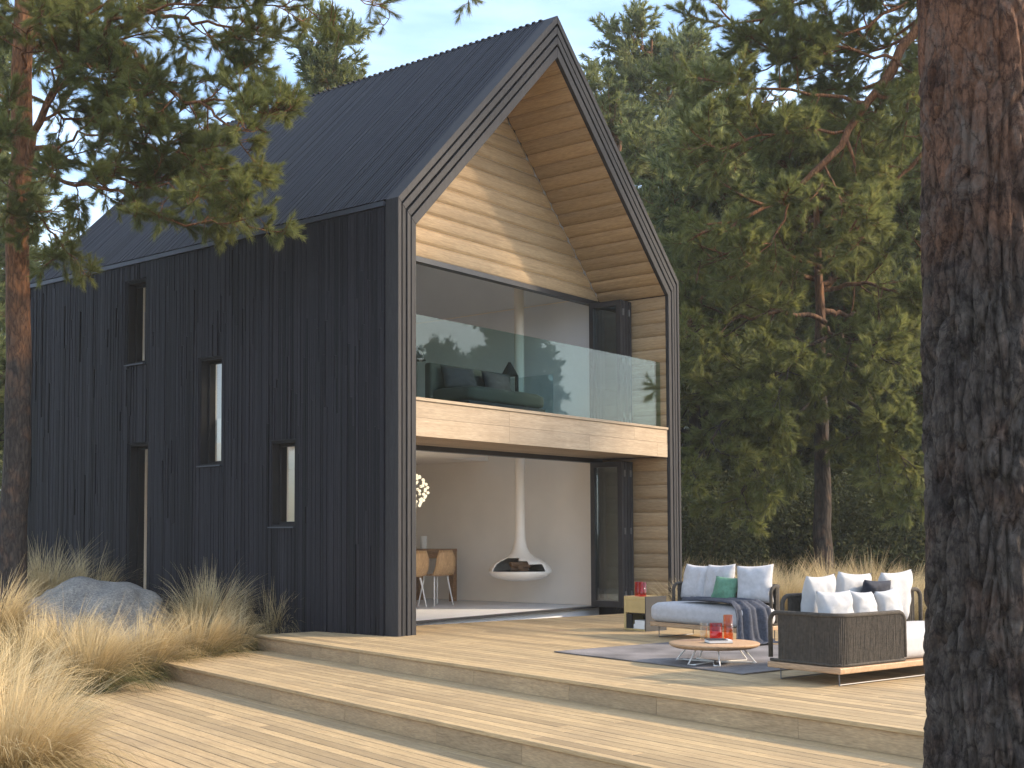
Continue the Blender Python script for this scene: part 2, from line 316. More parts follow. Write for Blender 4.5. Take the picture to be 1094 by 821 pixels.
# ------------------------------------------------------------------ terrace (three decks turned 14.5 degrees off the house)
TA = R(14.5); TD = (-math.sin(TA), -math.cos(TA)); TV = (math.cos(TA), -math.sin(TA)); T0 = (-.711, 1.419)
TROT = math.atan2(TD[1], TD[0])
def T(u, v, z=0): return (T0[0]+TD[0]*u+TV[0]*v, T0[1]+TD[1]*u+TV[1]*v, z)
rng = random.Random(5)
def deck(name, u0, u1, v0, v1, z, h, label):
    e = empty(name, (T0[0], T0[1], z), TROT, None, None); tag(e, label, 'deck', kind='structure')
    b = MB(); bw = .098; gap = .006; v = v0 + .055; first = True
    b.box(u0, u1, v0-.018, v0+.05, -.028, 0)                      # nosing board
    while v < v1:
        u = u0 - rng.random()*2.2
        while u < u1:
            l = rng.choice((2.4, 3.0, 3.6)); a, c = max(u, u0), min(u+l, u1)
            if c-a > .03:
                dz = rng.uniform(-.0015, 0)
                b.box(a+.002, c-.002, v, min(v+bw, v1), -.026, dz)
            u += l
        v += bw+gap
    o = b.build('boards', M['deck'], e); bevel(o, .003, 1)
    r = MB(); u = u0+.003
    while u < u1:
        l = rng.choice((.95, 1.25, 1.9)); r.box(u, min(u+l, u1)-.003, v0, v0+.022, -h, -.0285); u += l
    r.box(u0, u0+.02, v0+.0225, v1, -h, -.0285)
    r.build('riser', M['riser'], e)
    s = MB(); s.box(u0+.03, u1-.03, v0+.03, v1-.03, -h-.2, -.03); s.build('substructure', M['soot'], e)
    return e
deck('upper_deck', 0, 8.95, 0, 6.35, 0, .157, 'upper timber deck carrying the outdoor sofas in front of the gable')
deck('middle_step', .19, 8.95, -1.334, .05, -.157, .157, 'middle timber step between the upper and lower decks')
deck('lower_deck', .22, 8.95, -4.3, -1.29, -.314, .157, 'lowest timber deck beside the foreground feather grass')

# ------------------------------------------------------------------ house
W, H, A, LEN = 5.985, 4.795, 7.815, 7.55
D = 1.15                                     # depth of the recessed gable
m_ = (A-H)/(W/2)
house = empty('timber_house', (0, 0, 0), 0, 'two storey black timber house with steep roof and open wood lined gable', 'house')
def ring(t):        # gable outline moved inwards: t = 0 outer, 1 inner
    a, b = .295*t, .548*t
    zk = H + a*m_ - b
    return [(a, -.02), (a, zk), (W/2, A-b), (W-a, zk), (W-a, -.02)]
fb = MB(); steps = [(0, .185, -.035), (.25, .435, -.030), (.50, .685, -.035), (.75, 1.0, -.030)]
for i, (t0, t1, y0) in enumerate(steps):
    o_, i_ = ring(t0), ring(t1)
    for k in range(4):
        p = [o_[k], o_[k+1], i_[k+1], i_[k]]
        fb.hexa([(x, y0, z) for x, z in p], [(x, .16 if i < 3 else .028, z) for x, z in p])
bk_o, bk_i = ring(.004), ring(.86)
for k in range(4):
    p = [bk_o[k], bk_o[k+1], bk_i[k+1], bk_i[k]]; fb.hexa([(x, .03, z) for x, z in p], [(x, .155, z) for x, z in p])
bevel(fb.build('gable_frame', M['frame'], house), .004, 1)

# side wall with its openings (Y from, to, Z from, to)
wins = [('window', 4.56, 4.97, 3.37, 4.50), ('window', 2.96, 3.40, 1.96, 3.32), ('window', 1.61, 2.04, 1.19, 2.21), ('door', 4.47, 4.89, .02, 2.31)]
WT = .24
cut_y = sorted({.16, LEN} | {a for _, a, b, c, d in wins} | {b for _, a, b, c, d in wins})
sw = MB()
for a, b in zip(cut_y, cut_y[1:]):
    z = -.5; hs = sorted([(w_[3], w_[4]) for w_ in wins if w_[1] <= a and w_[2] >= b])
    for z0, z1 in hs + [(H-.06, None)]:
        if z0 > z: sw.box(.0, WT, a, b, z, z0)
        z = z1
sw.build('side_wall', M['char'], house)
cb = MB(); rng = random.Random(11); y = .165
while y < LEN-.02:
    bw = rng.choice((.026, .031, .031, .036, .044)); y1 = min(y+bw, LEN)
    base = rng.uniform(.014, .019)
    segs = [(-.25, H-.075)]
    for _, a, b, c, d in wins:
        if y1 > a-.004 and y < b+.004:
            ns = []
            for s0, s1 in segs:
                if c > s0: ns.append((s0, min(s1, c-.012)))
                if d < s1: ns.append((max(s0, d+.012), s1))
            segs = [q for q in ns if q[1]-q[0] > .02]
    for s0, s1 in segs:
        z = s0
        while z < s1-.01:
            e = min(s1, z+rng.uniform(1.4, 4.2)); th = base+rng.uniform(-.003, .003)
            if rng.random() < .16: th = .004; e = min(s1, z+rng.uniform(.18, .75))
            cb.box(-th, .002, y+.0015, y1-.0035, z, e-.002); z = e
    y = y1
cb.build('cladding', M['char'], house)
for kind, a, b, c, d in wins:
    f = MB()
    f.box(.012, .235, a, a+.03, c, d); f.box(.012, .235, b-.014, b, c, d); f.box(.012, .235, a+.0305, b-.0145, d-.03, d); f.box(.012, .235, a+.0305, b-.0145, c, c+.03)
    f.box(.118, .155, a+.031, a+.045, c+.031, d-.031); f.box(.118, .155, b-.045, b-.0145, c+.031, d-.031); f.box(.118, .155, a+.0455, b-.0455, d-.065, d-.031); f.box(.118, .155, a+.0455, b-.0455, c+.031, c+.065)
    fo = f.build(kind if kind == 'window' else 'side_door', M['reveal'], house)
    g = MB(); g.quad((.135, a+.04, c+.06), (.135, a+.04, d-.06), (.135, b-.04, d-.06), (.135, b-.04, c+.06)); g.build('pane', M['coated'], fo)
    if kind == 'window':
        s_ = MB(); s_.box(-.045, .012, a-.01, b+.01, c-.011, c+.004); s_.build('sill', M['flash'], fo)
# roof: deck sheets + slats + flashing
def roofpt(x, y, off):   # left slope, off = distance above sheet
    n_ = math.hypot(1, m_); return (x - off*m_/n_, y, H + x*m_ + off/n_)
rf = MB()
for s in (0, 1):
    fx = (lambda x: x) if s == 0 else (lambda x: W-x)
    rf.hexa([(fx(.0), .16, H-.09), (fx(W/2), .16, A-.09), (fx(W/2), LEN, A-.09), (fx(.0), LEN, H-.09)], [(fx(.0), .16, H-.045), (fx(W/2), .16, A-.045), (fx(W/2), LEN, A-.045), (fx(.0), LEN, H-.045)])
rfo = rf.build('roof', M['roofslat'], house)
rs = MB(); y = .163; k = 0; rng = random.Random(3)
while y < LEN:
    y1 = y+.042; ext = (.022 if k % 2 else .0)
    for s in (0, 1):
        t = .030+rng.uniform(-.0025, .0025)
        x0, x1 = .015, W/2+ext*.7
        q = [roofpt(x0, y, -.03), roofpt(x1, y, -.03), roofpt(x1, y1, -.03), roofpt(x0, y1, -.03)]; r_ = [roofpt(x0, y, t-.03), roofpt(x1, y, t-.03), roofpt(x1, y1, t-.03), roofpt(x0, y1, t-.03)]
        if s: q = [(W-a, b, c) for a, b, c in q]; r_ = [(W-a, b, c-.002) for a, b, c in r_]
        rs.hexa(q, r_)
    y += .054; k += 1
rs.build('slats', M['roofslat'], rfo)
for x0 in (-.035, W-.03):
    fl = MB(); fl.box(x0, x0+.065, .161, LEN, H-.072, H-.018); fl.build('eave_flashing', M['flash'], rfo)
# far side, back wall
bw_ = MB(); bw_.box(W-WT, W, .16, LEN, -.5, H-.06)
bw_.hexa([(0, LEN, -.5), (W, LEN, -.5), (W, LEN+.2, -.5), (0, LEN+.2, -.5)], [(0, LEN, H-.1), (W, LEN, H-.1), (W, LEN+.2, H-.1), (0, LEN+.2, H-.1)])
bw_.hexa([(0, LEN, H-.1), (W, LEN, H-.1), (W, LEN+.2, H-.1), (0, LEN+.2, H-.1)], [(W/2-.02, LEN, A-.1), (W/2+.02, LEN, A-.1), (W/2+.02, LEN+.2, A-.1), (W/2-.02, LEN+.2, A-.1)])
bw_.build('rear_walls', M['char'], house)

# timber lining of the recess: convex boards
def boards(mb, n, fn, seg=6, bulge=.024, gap=.004):
    """n boards; fn(t, b) -> (pointA, pointB) for the running position t in 0..n and bulge b"""
    for k in range(n):
        vs = []; 
        for j in range(seg+1):
            q = j/seg; b = bulge*(1-(2*q-1)**4) if 0 < j < seg else 0
            a, c = fn(k+.006+q*.988, b); vs += [a, c]
        mb.add(vs, [(2*j, 2*j+1, 2*j+3, 2*j+2) for j in range(seg)])
ix0, ix1 = .297, W-.297
zk = H + .295*m_ - .548; za = A-.548
BW = .2
# recessed gable wall z 4.57 .. apex
def soff_x(z): return max(0, (z-zk)/m_)
ng = int((za-4.57)/BW)+1
mbx = MB()
def fgab(t, b):
    z = min(4.57+t*BW, za-.001); dx = soff_x(z)
    return (ix0+dx, D-b+.026, z), (ix1-dx, D-b+.026, z)
boards(mbx, ng, fgab)
mbx.build('gable_lining', M['wood_x'], house)
mby = MB(); sl = math.hypot(W/2-.297, za-zk); nb = int(sl/BW)+1; nn = (1/math.hypot(1, m_))
for s in (0, 1):
    def fs(t, b, s=s):
        q = min(t*BW/sl, 1); b = b-.027; x = ix1-(ix1-W/2)*q - b*m_*nn; z = zk+(za-zk)*q - b*nn
        x = x if s == 0 else W-x
        return ((x, .02, z), (x, D-.0, z)) if s == 0 else ((x, D-.0, z), (x, .02, z))
    boards(mby, nb, fs)
mby.build('soffit_lining', M['wood_y'], house)
for s, (z0, z1) in ((0, (-.01, 2.2)), (0, (2.62, zk+.01)), (1, (-.01, 2.2)), (1, (2.62, zk+.01))):
        mbw = MB()
        n_ = round((z1-z0)/BW); st = (z1-z0)/n_
        def fw(t, b, s=s, z0=z0, st=st):
            b = b-.027; x = ix1-b if s == 0 else ix0+b; z = z0+t*st
            return ((x, .02, z), (x, D+.05, z)) if s == 0 else ((x, D+.05, z), (x, .02, z))
        boards(mbw, n_, fw)
        mbw.build('side_lining', M['wood_y'], house)
# balcony slab / beam, with cap board and butt joints
bm_ = MB(); rng = random.Random(2)
for z0, z1, y0 in ((2.19, 2.395, .004), (2.398, 2.585, .006), (2.588, 2.622, -.012)):
    x = ix0+.003
    while x < ix1-.01:
        l = rng.choice((1.7, 2.3, 2.8)); x1 = min(x+l, ix1-.003); bm_.box(x, x1-.002, y0, .07, z0, z1); x = x1
bm_.build('balcony_beam', M['beam'], house)
bs = MB(); y = .072
while y < D-.05: bs.box(ix0+.002, ix1-.002, y, min(y+.19, D-.03), 2.205, 2.6); y += .193
bs.build('balcony_floor', M['beam'], house)
rg = MB(); rg.box(ix0+.02, ix1-.06, .085, .097, 2.601, 3.57); rg.build('glass_balustrade', M['railglass'], house)
# dark tracks, frames of the two openings
tr = MB()
for z0, z1 in ((.0, 2.2), (2.602, 4.57)):
    tr.box(ix0, ix1-.02, D-.02, D+.10, z1-.055, z1+.012); tr.box(ix0, ix0+.05, D-.015, D+.095, z0+.02, z1-.056); tr.box(ix1-.07, ix1-.017, D-.015, D+.095, z0+.02, z1-.056)
    tr.box(ix0, ix1-.02, D-.018, D+.10, z0-.004, z0+.018)
tr.build('opening_frame', M['black'], house)
# folded glazed door panels: two stacks of four
for z0, z1 in ((.02, 2.14), (2.622, 4.51)):
    for k in range(4):
        x0 = 5.33+.078*k; x1 = x0+.062; y0, y1 = .57, 1.125
        p = MB(); st = .075
        p.box(x0, x1, y0, y0+st, z0, z1); p.box(x0, x1, y1-st, y1, z0, z1); p.box(x0, x1, y0+st+.0005, y1-st-.0005, z0, z0+.09); p.box(x0, x1, y0+st+.0005, y1-st-.0005, z1-.075, z1)
        po = p.build('folding_door_panel', M['black'], house)
        g = MB(); g.box(x0+.026, x0+.034, y0+st, y1-st, z0+.09, z1-.075); g.build('pane', M['glass'], po)
        if k in (1, 3):
            for zz in (z0+.14, (z0+z1)/2, z1-.22):
                hg = MB(); hg.box(x0-.026, x0-.002, y0-.014, y0-.001, zz, zz+.095); hg.tube([(x0-.012, y0-.016, zz), (x0-.012, y0-.016, zz+.095)], .008); hg.build('hinge', M['steel'], po)
# interior shell
it = MB()
it.box(.26, W-.26, D+.105, LEN-.02, -.2, .008)
it.build('interior_floor', M['wfloor'], house)
iw = MB()
iw.box(W-.262, W-.243, D+.101, LEN-.02, .01, H-.1)                     # right wall face
iw.box(.241, W-.263, LEN-.02, LEN-.002, .01, H-.1)                    # back
for a, b in zip(cut_y, cut_y[1:]):                                     # left face with openings
    if b <= D: continue
    a = max(a, D+.1); z = .01; hs = sorted([(w_[3], w_[4]) for w_ in wins if w_[1] <= a and w_[2] >= b])
    for z0, z1 in hs + [(H-.1, None)]:
        if z0 > z: iw.box(.241, .26, a, b, z, z0)
        z = z1
iw.hexa([(.24, LEN-.02, H-.1), (W-.24, LEN-.02, H-.1), (W-.24, LEN-.002, H-.1), (.24, LEN-.002, H-.1)], [(W/2-.02, LEN-.02, A-.4), (W/2+.02, LEN-.02, A-.4), (W/2+.02, LEN-.002, A-.4), (W/2-.02, LEN-.002, A-.4)])
iw.build('interior_wall', M['white'], house)
iu = MB(); iu.box(W-.27, W-.2625, D+.102, LEN-.021, 2.60, H-.12); iu.box(.262, W-.272, LEN-.03, LEN-.0205, 2.60, H-.12); iu.build('upper_wall_skytint', M['skytint'], house)  # thin overlay sheets carrying the sky light tint over the upper walls
ic = MB()
for s in (0, 1):
    fx = (lambda x: x) if s == 0 else (lambda x: W-x)
    ic.hexa([(fx(.24), D+.08, H-.1), (fx(W/2), D+.08, A-.45), (fx(W/2), LEN-.02, A-.45), (fx(.24), LEN-.02, H-.1)], [(fx(.24), D+.08, H-.08), (fx(W/2), D+.08, A-.43), (fx(W/2), LEN-.02, A-.43), (fx(.24), LEN-.02, H-.08)])
ic.hexa([(ix0, D+.05, 4.575), (ix1, D+.05, 4.575), (ix1, D+.075, 4.575), (ix0, D+.075, 4.575)], [(W/2-.05, D+.05, za-.02), (W/2+.05, D+.05, za-.02), (W/2+.05, D+.075, za-.02), (W/2-.05, D+.075, za-.02)])
ic.build('sloped_ceiling', M['skytint'], house)
mz = MB(); mz.box(.262, 4.78, D+.105, LEN-.03, 2.27, 2.58); mz.box(4.782, W-.264, D+.105, D+.20, 2.27, 2.58); mz.box(4.782, W-.264, 3.4, LEN-.03, 2.27, 2.58); mz.build('mezzanine_floor', M['white'], house)
mr_ = MB(); mr_.box(4.735, 4.755, D+.22, 3.4, 2.581, 3.42); mro = mr_.build('mezzanine_balustrade', M['glass'], house)
mp_ = MB(); mp_.box(4.725, 4.765, 2.02, 2.055, 2.581, 3.46); mp_.build('post', M['black'], mro)

# ------------------------------------------------------------------ things inside
fx_, fy_ = 5.08, 2.25
fp = empty('hanging_fireplace', (fx_, fy_, .38), 0, 'white suspended fireplace with long pipe and black mouth inside the ground floor', 'fireplace')
prof = [(.0, .0), (.16, .004), (.32, .03), (.43, .075), (.475, .125), (.48, .15), (.46, .20), (.41, .265), (.33, .315), (.24, .355), (.16, .41), (.11, .50), (.085, .62), (.075, .80), (.075, 6.2)]
n = 64; sh = MB(); ca = math.atan2(CAM[1]-fy_, CAM[0]-fx_)
vs = [(r*math.cos(2*math.pi*k/n), r*math.sin(2*math.pi*k/n), z) for r, z in prof for k in range(n)]
fs = []
for i in range(len(prof)-1):
    for k in range(n):
        a = (2*math.pi*(k+.5)/n - ca + math.pi) % (2*math.pi) - math.pi
        if (5 <= i <= 6 and abs(a+.1) < 1.0) or (i == 7 and -1.1 < a < .35) or (i == 8 and -.95 < a < -.1): continue
        fs.append((i*n+k, i*n+(k+1) % n, (i+1)*n+(k+1) % n, (i+1)*n+k))
sh.add(vs, fs); o = sh.build('shell', M['fire'], fp, True); sm = o.modifiers.new('s', 'SOLIDIFY'); sm.thickness = .012
ins = MB(); ins.lathe([(.0, .05), (.30, .06), (.44, .12), (.43, .15), (.12, .17), (.10, .30), (.0, .31)], 40); 
io = ins.build('firebox', M['soot'], fp, True)
lg = MB()
for k in range(4):
    a = ca+.9*k-.9; lg.tube([(.22*math.cos(ca)+.18*math.cos(a), .22*math.sin(ca)+.18*math.sin(a), .2+.02*k), (.38*math.cos(ca)-.15*math.cos(a), .38*math.sin(ca)-.15*math.sin(a), .17+.03*k)], .035, 8)
lg.build('logs', M['log'], fp)

def shell_chair(loc, rz, label):
    e = empty('dining_chair', loc, rz, label, 'chair', 'oak shell dining chairs')
    s = MB(); n_ = 14; pts = []
    for i in range(n_+1):
        t = i/n_
        if t < .5: q = t/.5; y = .22-.40*q; z = .45-.01*math.sin(q*3.1)
        else:
            q = (t-.5)/.5; y = -.18-.06*q-.03*math.sin(q*3.1); z = .45+.39*q**1.1
        wd = .21-.03*abs(t-.5)*2+(.0 if t < .85 else -.05*(t-.85)/.15)
        pts.append((y, z, wd))
    vs = []
    for y, z, wd in pts:
        for j in range(7):
            u = j/6*2-1; vs.append((u*wd, y-(.0 if z < .5 else .02*(1-u*u)), z+(.02*u*u if z < .5 else 0)))
    s.add(vs, [(i*7+j, i*7+j+1, (i+1)*7+j+1, (i+1)*7+j) for i in range(n_) for j in range(6)])
    o = s.build('seat_shell', M['chairwood'], e, True); o.modifiers.new('s', 'SOLIDIFY').thickness = .014
    for sx in (-1, 1):
        for sy in (-1, 1):
            l_ = MB(); l_.tube([(sx*.13, sy*.12, .435), (sx*.19, sy*.19, 0)], [.013, .009], 8); l_.build('leg', M['whitemetal'], e)
    return e
c0 = shell_chair((4.47, 3.42, .008), R(-8), 'oak shell chair with white legs on the near side of the dining table')
dup(c0, (3.86, 3.42, .008), R(4), 'oak shell chair on the near side of the table, next to the gable frame')
dup(c0, (4.55, 5.0, .008), R(186), 'oak shell chair across the table, nearer the fireplace')
dup(c0, (3.9, 5.02, .008), R(178), 'oak shell chair across the table, deeper in the room')
tb = empty('dining_table', (4.3, 4.25, .008), 0, 'long brown wooden dining table inside the ground floor', 'table')
t_ = MB(); t_.box(-1.15, 1.15, -.42, .42, .80, .845); bevel(t_.build('tabletop', M['tablewood'], tb), .004)
for sx in (-1, 1):
    for sy in (-1, 1):
        l_ = MB(); l_.box(sx*1.10-.045, sx*1.10+.045, sy*.37-.045, sy*.37+.045, 0, .7995); l_.build('leg', M['tablewood'], tb)
ap = MB(); ap.box(-1.05, 1.05, -.38, -.355, .70, .799); ap.box(-1.05, 1.05, .355, .38, .70, .799); ap.build('apron', M['tablewood'], tb)
va = MB(); va.lathe([(0, 0), (.05, 0), (.055, .01), (.055, .2), (.05, .205), (.045, .2), (.045, .02), (0, .02)], 24); tag(va.build('vase', M['paper'], None, True, loc=(5.05, 4.2, .856)), 'white cylinder vase standing on the dining table', 'vase')
ch = empty('globe_chandelier', (3.80, 3.36, 1.74), 0, 'round chandelier of many small glass bulbs over the dining table', 'chandelier')
cs = MB(); rng = random.Random(8); blist = []
for i in range(96):
    z = 1-2*(i+.5)/96; a = i*2.39996; r = math.sqrt(1-z*z); d_ = np.array([r*math.cos(a), r*math.sin(a), z]); cs.tube([d_*.05, d_*.27], .0022, 4, False)
    blist.append(d_*(.275+rng.uniform(-.02, .02)))
def bulbmat():
    m, n, o = newmat('frosted bulbs'); b = N(n, 'ShaderNodeBsdfPrincipled', Roughness=.2); b.inputs['Base Color'].default_value = (.85, .8, .68, 1)
    b.inputs['Emission Color'].default_value = (1, .86, .6, 1); b.inputs['Emission Strength'].default_value = .35; n.links.new(b.outputs[0], o.inputs[0]); return m
cg = MB(); cg.lathe([(0, -.024), (.017, -.017), (.024, 0), (.017, .017), (0, .024)], 8); b0 = cg.build('bulb', bulbmat(), ch, True); b0.location = blist[0]
for q in blist[1:]:
    b1_ = b0.copy(); COL.objects.link(b1_); b1_.parent = ch; b1_.location = q
cs.build('rods', M['steel'], ch)
cc = MB(); cc.tube([(0, 0, .05), (0, 0, .535)], .004, 6); cc.lathe([(0, -.06), (.05, -.04), (.06, 0), (.05, .04), (0, .06)], 16); cc.build('cord', M['steel'], ch)

def cushion(lx, ly, lz, r, puff=.02, n=12, seed=0):
    """upholstered block: rounded box with a soft crown"""
    b = bmesh.new(); bmesh.ops.create_cube(b, size=2); bmesh.ops.subdivide_edges(b, edges=b.edges[:], cuts=n, use_grid_fill=True)
    h = np.array([lx/2, ly/2, lz/2])
    for v in b.verts:
        p = np.array(v.co)*h; q = np.clip(p, -(h-r), h-r); dlt = p-q; l_ = np.linalg.norm(dlt)
        if l_ > 1e-9: p = q + dlt/l_*r
        k = (1-(p[0]/h[0])**4)*(1-(p[1]/h[1])**4)
        p[2] += np.sign(p[2])*puff*max(k, 0)*(1 if p[2] > 0 else .2)
        p += .006*np.array(noise.noise_vector(Vector(p*6+seed)))
        v.co = p
    me = bpy.data.meshes.new('cushion'); b.to_mesh(me); b.free(); me.polygons.foreach_set('use_smooth', [True]*len(me.polygons)); return me
def pillow(w_, h_, t_, seed=0, n=18):
    """square scatter cushion in the xz plane, thickness along y, base at z = 0"""
    vs = []; 
    for s in (1, -1):
        for j in range(n+1):
            for i in range(n+1):
                x, z = i/n*2-1, j/n*2-1
                th = max((1-x**4)*(1-z**4), 0)**.6
                px = x*w_/2*(1-.09*(1-z*z)); pz = z*h_/2*(1-.09*(1-x*x))
                nz = noise.noise(Vector((x*2.2+seed, z*2.2, s*3.+seed)))*.018*th + .007*th*math.sin(9*math.atan2(z, x)+seed*2)*max(abs(x), abs(z))**2
                vs.append((px, s*(t_/2*th+nz), pz+h_/2))
    m1 = (n+1)**2; fs = []
    for j in range(n):
        for i in range(n):
            a = j*(n+1)+i; fs.append((a, a+1, a+n+2, a+n+1)); b = a+m1; fs.append((b, b+n+1, b+n+2, b+1))
    me = bpy.data.meshes.new('pillow'); me.from_pydata(vs, [], fs)
    bm2 = bmesh.new(); bm2.from_mesh(me); bmesh.ops.remove_doubles(bm2, verts=bm2.verts, dist=.0004); bm2.to_mesh(me); bm2.free()
    me.polygons.foreach_set('use_smooth', [True]*len(me.polygons)); return me
def put_pillow(u, v, z, face, tilt, size, mat, label, roll=0, t=.15, seed=0, cat='cushion', grp=None):
    """face: terrace-frame heading of its front; tilt: lean back"""
    w_, h_ = size
    o = link('cushion', pillow(w_, h_, t, seed), mat); o.location = T(u, v, z)
    o.rotation_euler = (tilt, roll, TROT+face); o.rotation_mode = 'XYZ'
    return tag(o, label, cat, grp)

# bed and lamps upstairs
bed = empty('sofa', (3.62, 1.66, 2.581), 0, 'dark grey green sofa on the upper floor behind the glass', 'sofa')
b_ = MB(); b_.box(-.86, .86, -.36, .36, .10, .30); bevel(b_.build('sofa_base', M['navy'], bed), .02)
hm = plain('grey green sofa cloth', (.030, .036, .033), .9)
link('seat_cushion', cushion(1.68, .70, .20, .07), hm, bed, (0, -.02, .40))
hb = MB(); hb.box(-.88, .88, .30, .42, .30, .86); bevel(hb.build('backrest', hm, bed), .03)
for sx in (-1, 1):
    o = link('cushion', pillow(.66, .34, .16, sx), M['navy'], None, (3.62+sx*.42, 1.80, 3.085)); o.rotation_euler = (R(-16), 0, R(4*sx))
    tag(o, 'wide black cushion on the upper floor sofa, ' + ('nearer the dark gable frame' if sx < 0 else 'nearer the balustrade post'), 'cushion')
    for sy in (-1, 1):
        l_ = MB(); l_.box(sx*.80-.02, sx*.80+.02, sy*.3-.02, sy*.3+.02, 0, .0995); l_.build('leg', M['black'], bed)
def floor_lamp(x, y, label):
    e = empty('floor_lamp', (x, y, 2.581), 0, label, 'lamp', 'upper floor lamps')
    p = MB(); p.lathe([(0, 0), (.13, 0), (.13, .015), (.012, .02), (.012, .93), (0, .93)], 20); p.build('stand', M['black'], e)
    s_ = MB(); s_.lathe([(.13, .86), (.02, 1.06)], 24); s_.build('lamp_shade', M['soot'], e, True)
    return e
floor_lamp(2.50, 2.0, 'black cone shaded floor lamp at the gable frame end of the upper sofa')
floor_lamp(4.60, 2.06, 'black cone shaded floor lamp at the balustrade end of the upper sofa')

# ------------------------------------------------------------------ outdoor furniture (terrace frame u, v)
def tube_path(mb, pts, r, n=8): mb.tube(pts, r, n)
rug = MB(); rug.box(3.64, 5.97, 1.25, 3.35, .004, .012)
ro = rug.build('rug', M['rug'], None, loc=(T0[0], T0[1], 0), rotz=TROT); tag(ro, 'flat slate grey rug on the upper deck under the coffee table', 'rug')
def rope_back(parent, path, z0, z1, a0=.075, a1=.02):
    """rope screen along a plan path (list of (x, y)); ropes are one woven part, the rail its frame"""
    P = [np.array(p, float) for p in path]; seg = [np.linalg.norm(b-a) for a, b in zip(P, P[1:])]; tot = sum(seg)
    def along(s):
        for a, b, l_ in zip(P, P[1:], seg):
            if s <= l_ + 1e-9: return a+(b-a)*s/l_
            s -= l_
        return P[-1]
    rp = MB(); s = a0; rng_ = random.Random(4)
    while s < tot-a1:
        p = along(s); jx, jy = rng_.uniform(-.002, .002), rng_.uniform(-.002, .002)
        rp.tube([(p[0]+jx, p[1], z0+.005), (p[0]-jx, p[1]+jy, (z0+z1)/2), (p[0]+jx, p[1], z1)], .0085, 6, False); s += .0145
    o = rp.build('rope_screen', M['rope'], parent, True)
    fr = MB(); rad = .07; pts = [(*along(0), z0+.02+rad*0)]
    pts = [(*along(0), z0+.03)]; k = 6
    for i in range(k+1):
        a = math.pi/2*i/k; q = along(rad*(1-math.cos(a))); pts.append((*q, z1-rad+rad*math.sin(a)))
    nseg = 24
    for i in range(1, nseg): pts.append((*along(rad+(tot-2*rad)*i/nseg), z1))
    for i in range(k+1):
        a = math.pi/2*(1-i/k); q = along(tot-rad*(1-math.cos(a))); pts.append((*q, z1-rad+rad*math.sin(a)))
    pts.append((*along(tot), z0+.03))
    fr.tube(pts, .0175, 8)
    low = [(*along(tot*i/24), z0+.012) for i in range(25)]; fr.tube(low, .012, 8)
    fr.build('back_rail', M['rope'], parent, True)
def arc(c, r, a0, a1, n=6): return [(c[0]+r*math.cos(a0+(a1-a0)*i/n), c[1]+r*math.sin(a0+(a1-a0)*i/n)) for i in range(n+1)]
def sofa(name, u0, u1, v0, v1, zb, zs, label, mat, paths, top, corner):
    e = empty(name, T(u0, v0, 0), TROT, label, 'sofa')
    lx, ly = u1-u0, v1-v0
    b = MB(); b.box(0, lx, 0, ly, zb-.045, zb); bevel(b.build('base', M['sofawood'], e), .008)
    for x in (.09, lx-.05):
        l_ = MB(); l_.tube([(x, .05, zb-.046), (x, .05, .008), (x, ly-.06, .008), (x, ly-.06, zb-.046)], .006, 8); l_.build('leg', M['steel'], e)
    link('seat_cushion', cushion(lx-corner[0], ly-corner[1], zs-zb, min(.075, (zs-zb)*.45), .012, 16, u0), mat, e, ((lx-corner[2])/2, (ly+corner[3])/2, (zs+zb)/2))
    for p, tp, a0, a1 in paths: rope_back(e, p, zb+.002, tp, a0, a1)
    return e
# sofa far: faces the camera, backrest along its far side
s1 = sofa('outdoor_sofa', 2.98, 4.26, 3.10, 3.72, .165, .365, 'outdoor sofa with pale blue-grey seat, green cushion and slate throw', M['fabric'],
     [([(.02, .34)] + [(.02, .50)] + arc((.12, .56), .10, math.pi, math.pi/2) + [(1.1, .66)] + arc((1.16, .56), .10, math.pi/2, 0) + [(1.26, .48)], .56, .07, .07)], .56, (-.02, .06, 0, -.08))
g1 = 'pale cushions on the far sofa'
put_pillow(3.17, 3.56, .375, R(0), R(-14), (.40, .40), M['fabric'], 'pale blue-grey cushion at the house end of the far sofa', R(2), seed=1, grp=g1)
put_pillow(3.52, 3.55, .375, R(-4), R(-14), (.42, .41), M['fabric'], 'pale blue-grey cushion directly behind the green cushion', R(-2), seed=2, grp=g1)
put_pillow(3.72, 3.42, .375, R(8), R(-20), (.30, .29), M['green'], 'small green cushion on the far sofa', R(3), .12, seed=3)
put_pillow(4.06, 3.54, .375, R(24), R(-12), (.40, .41), M['fabric'], 'pale blue-grey cushion right of the green one, turned sideways', R(-3), seed=4, grp=g1)
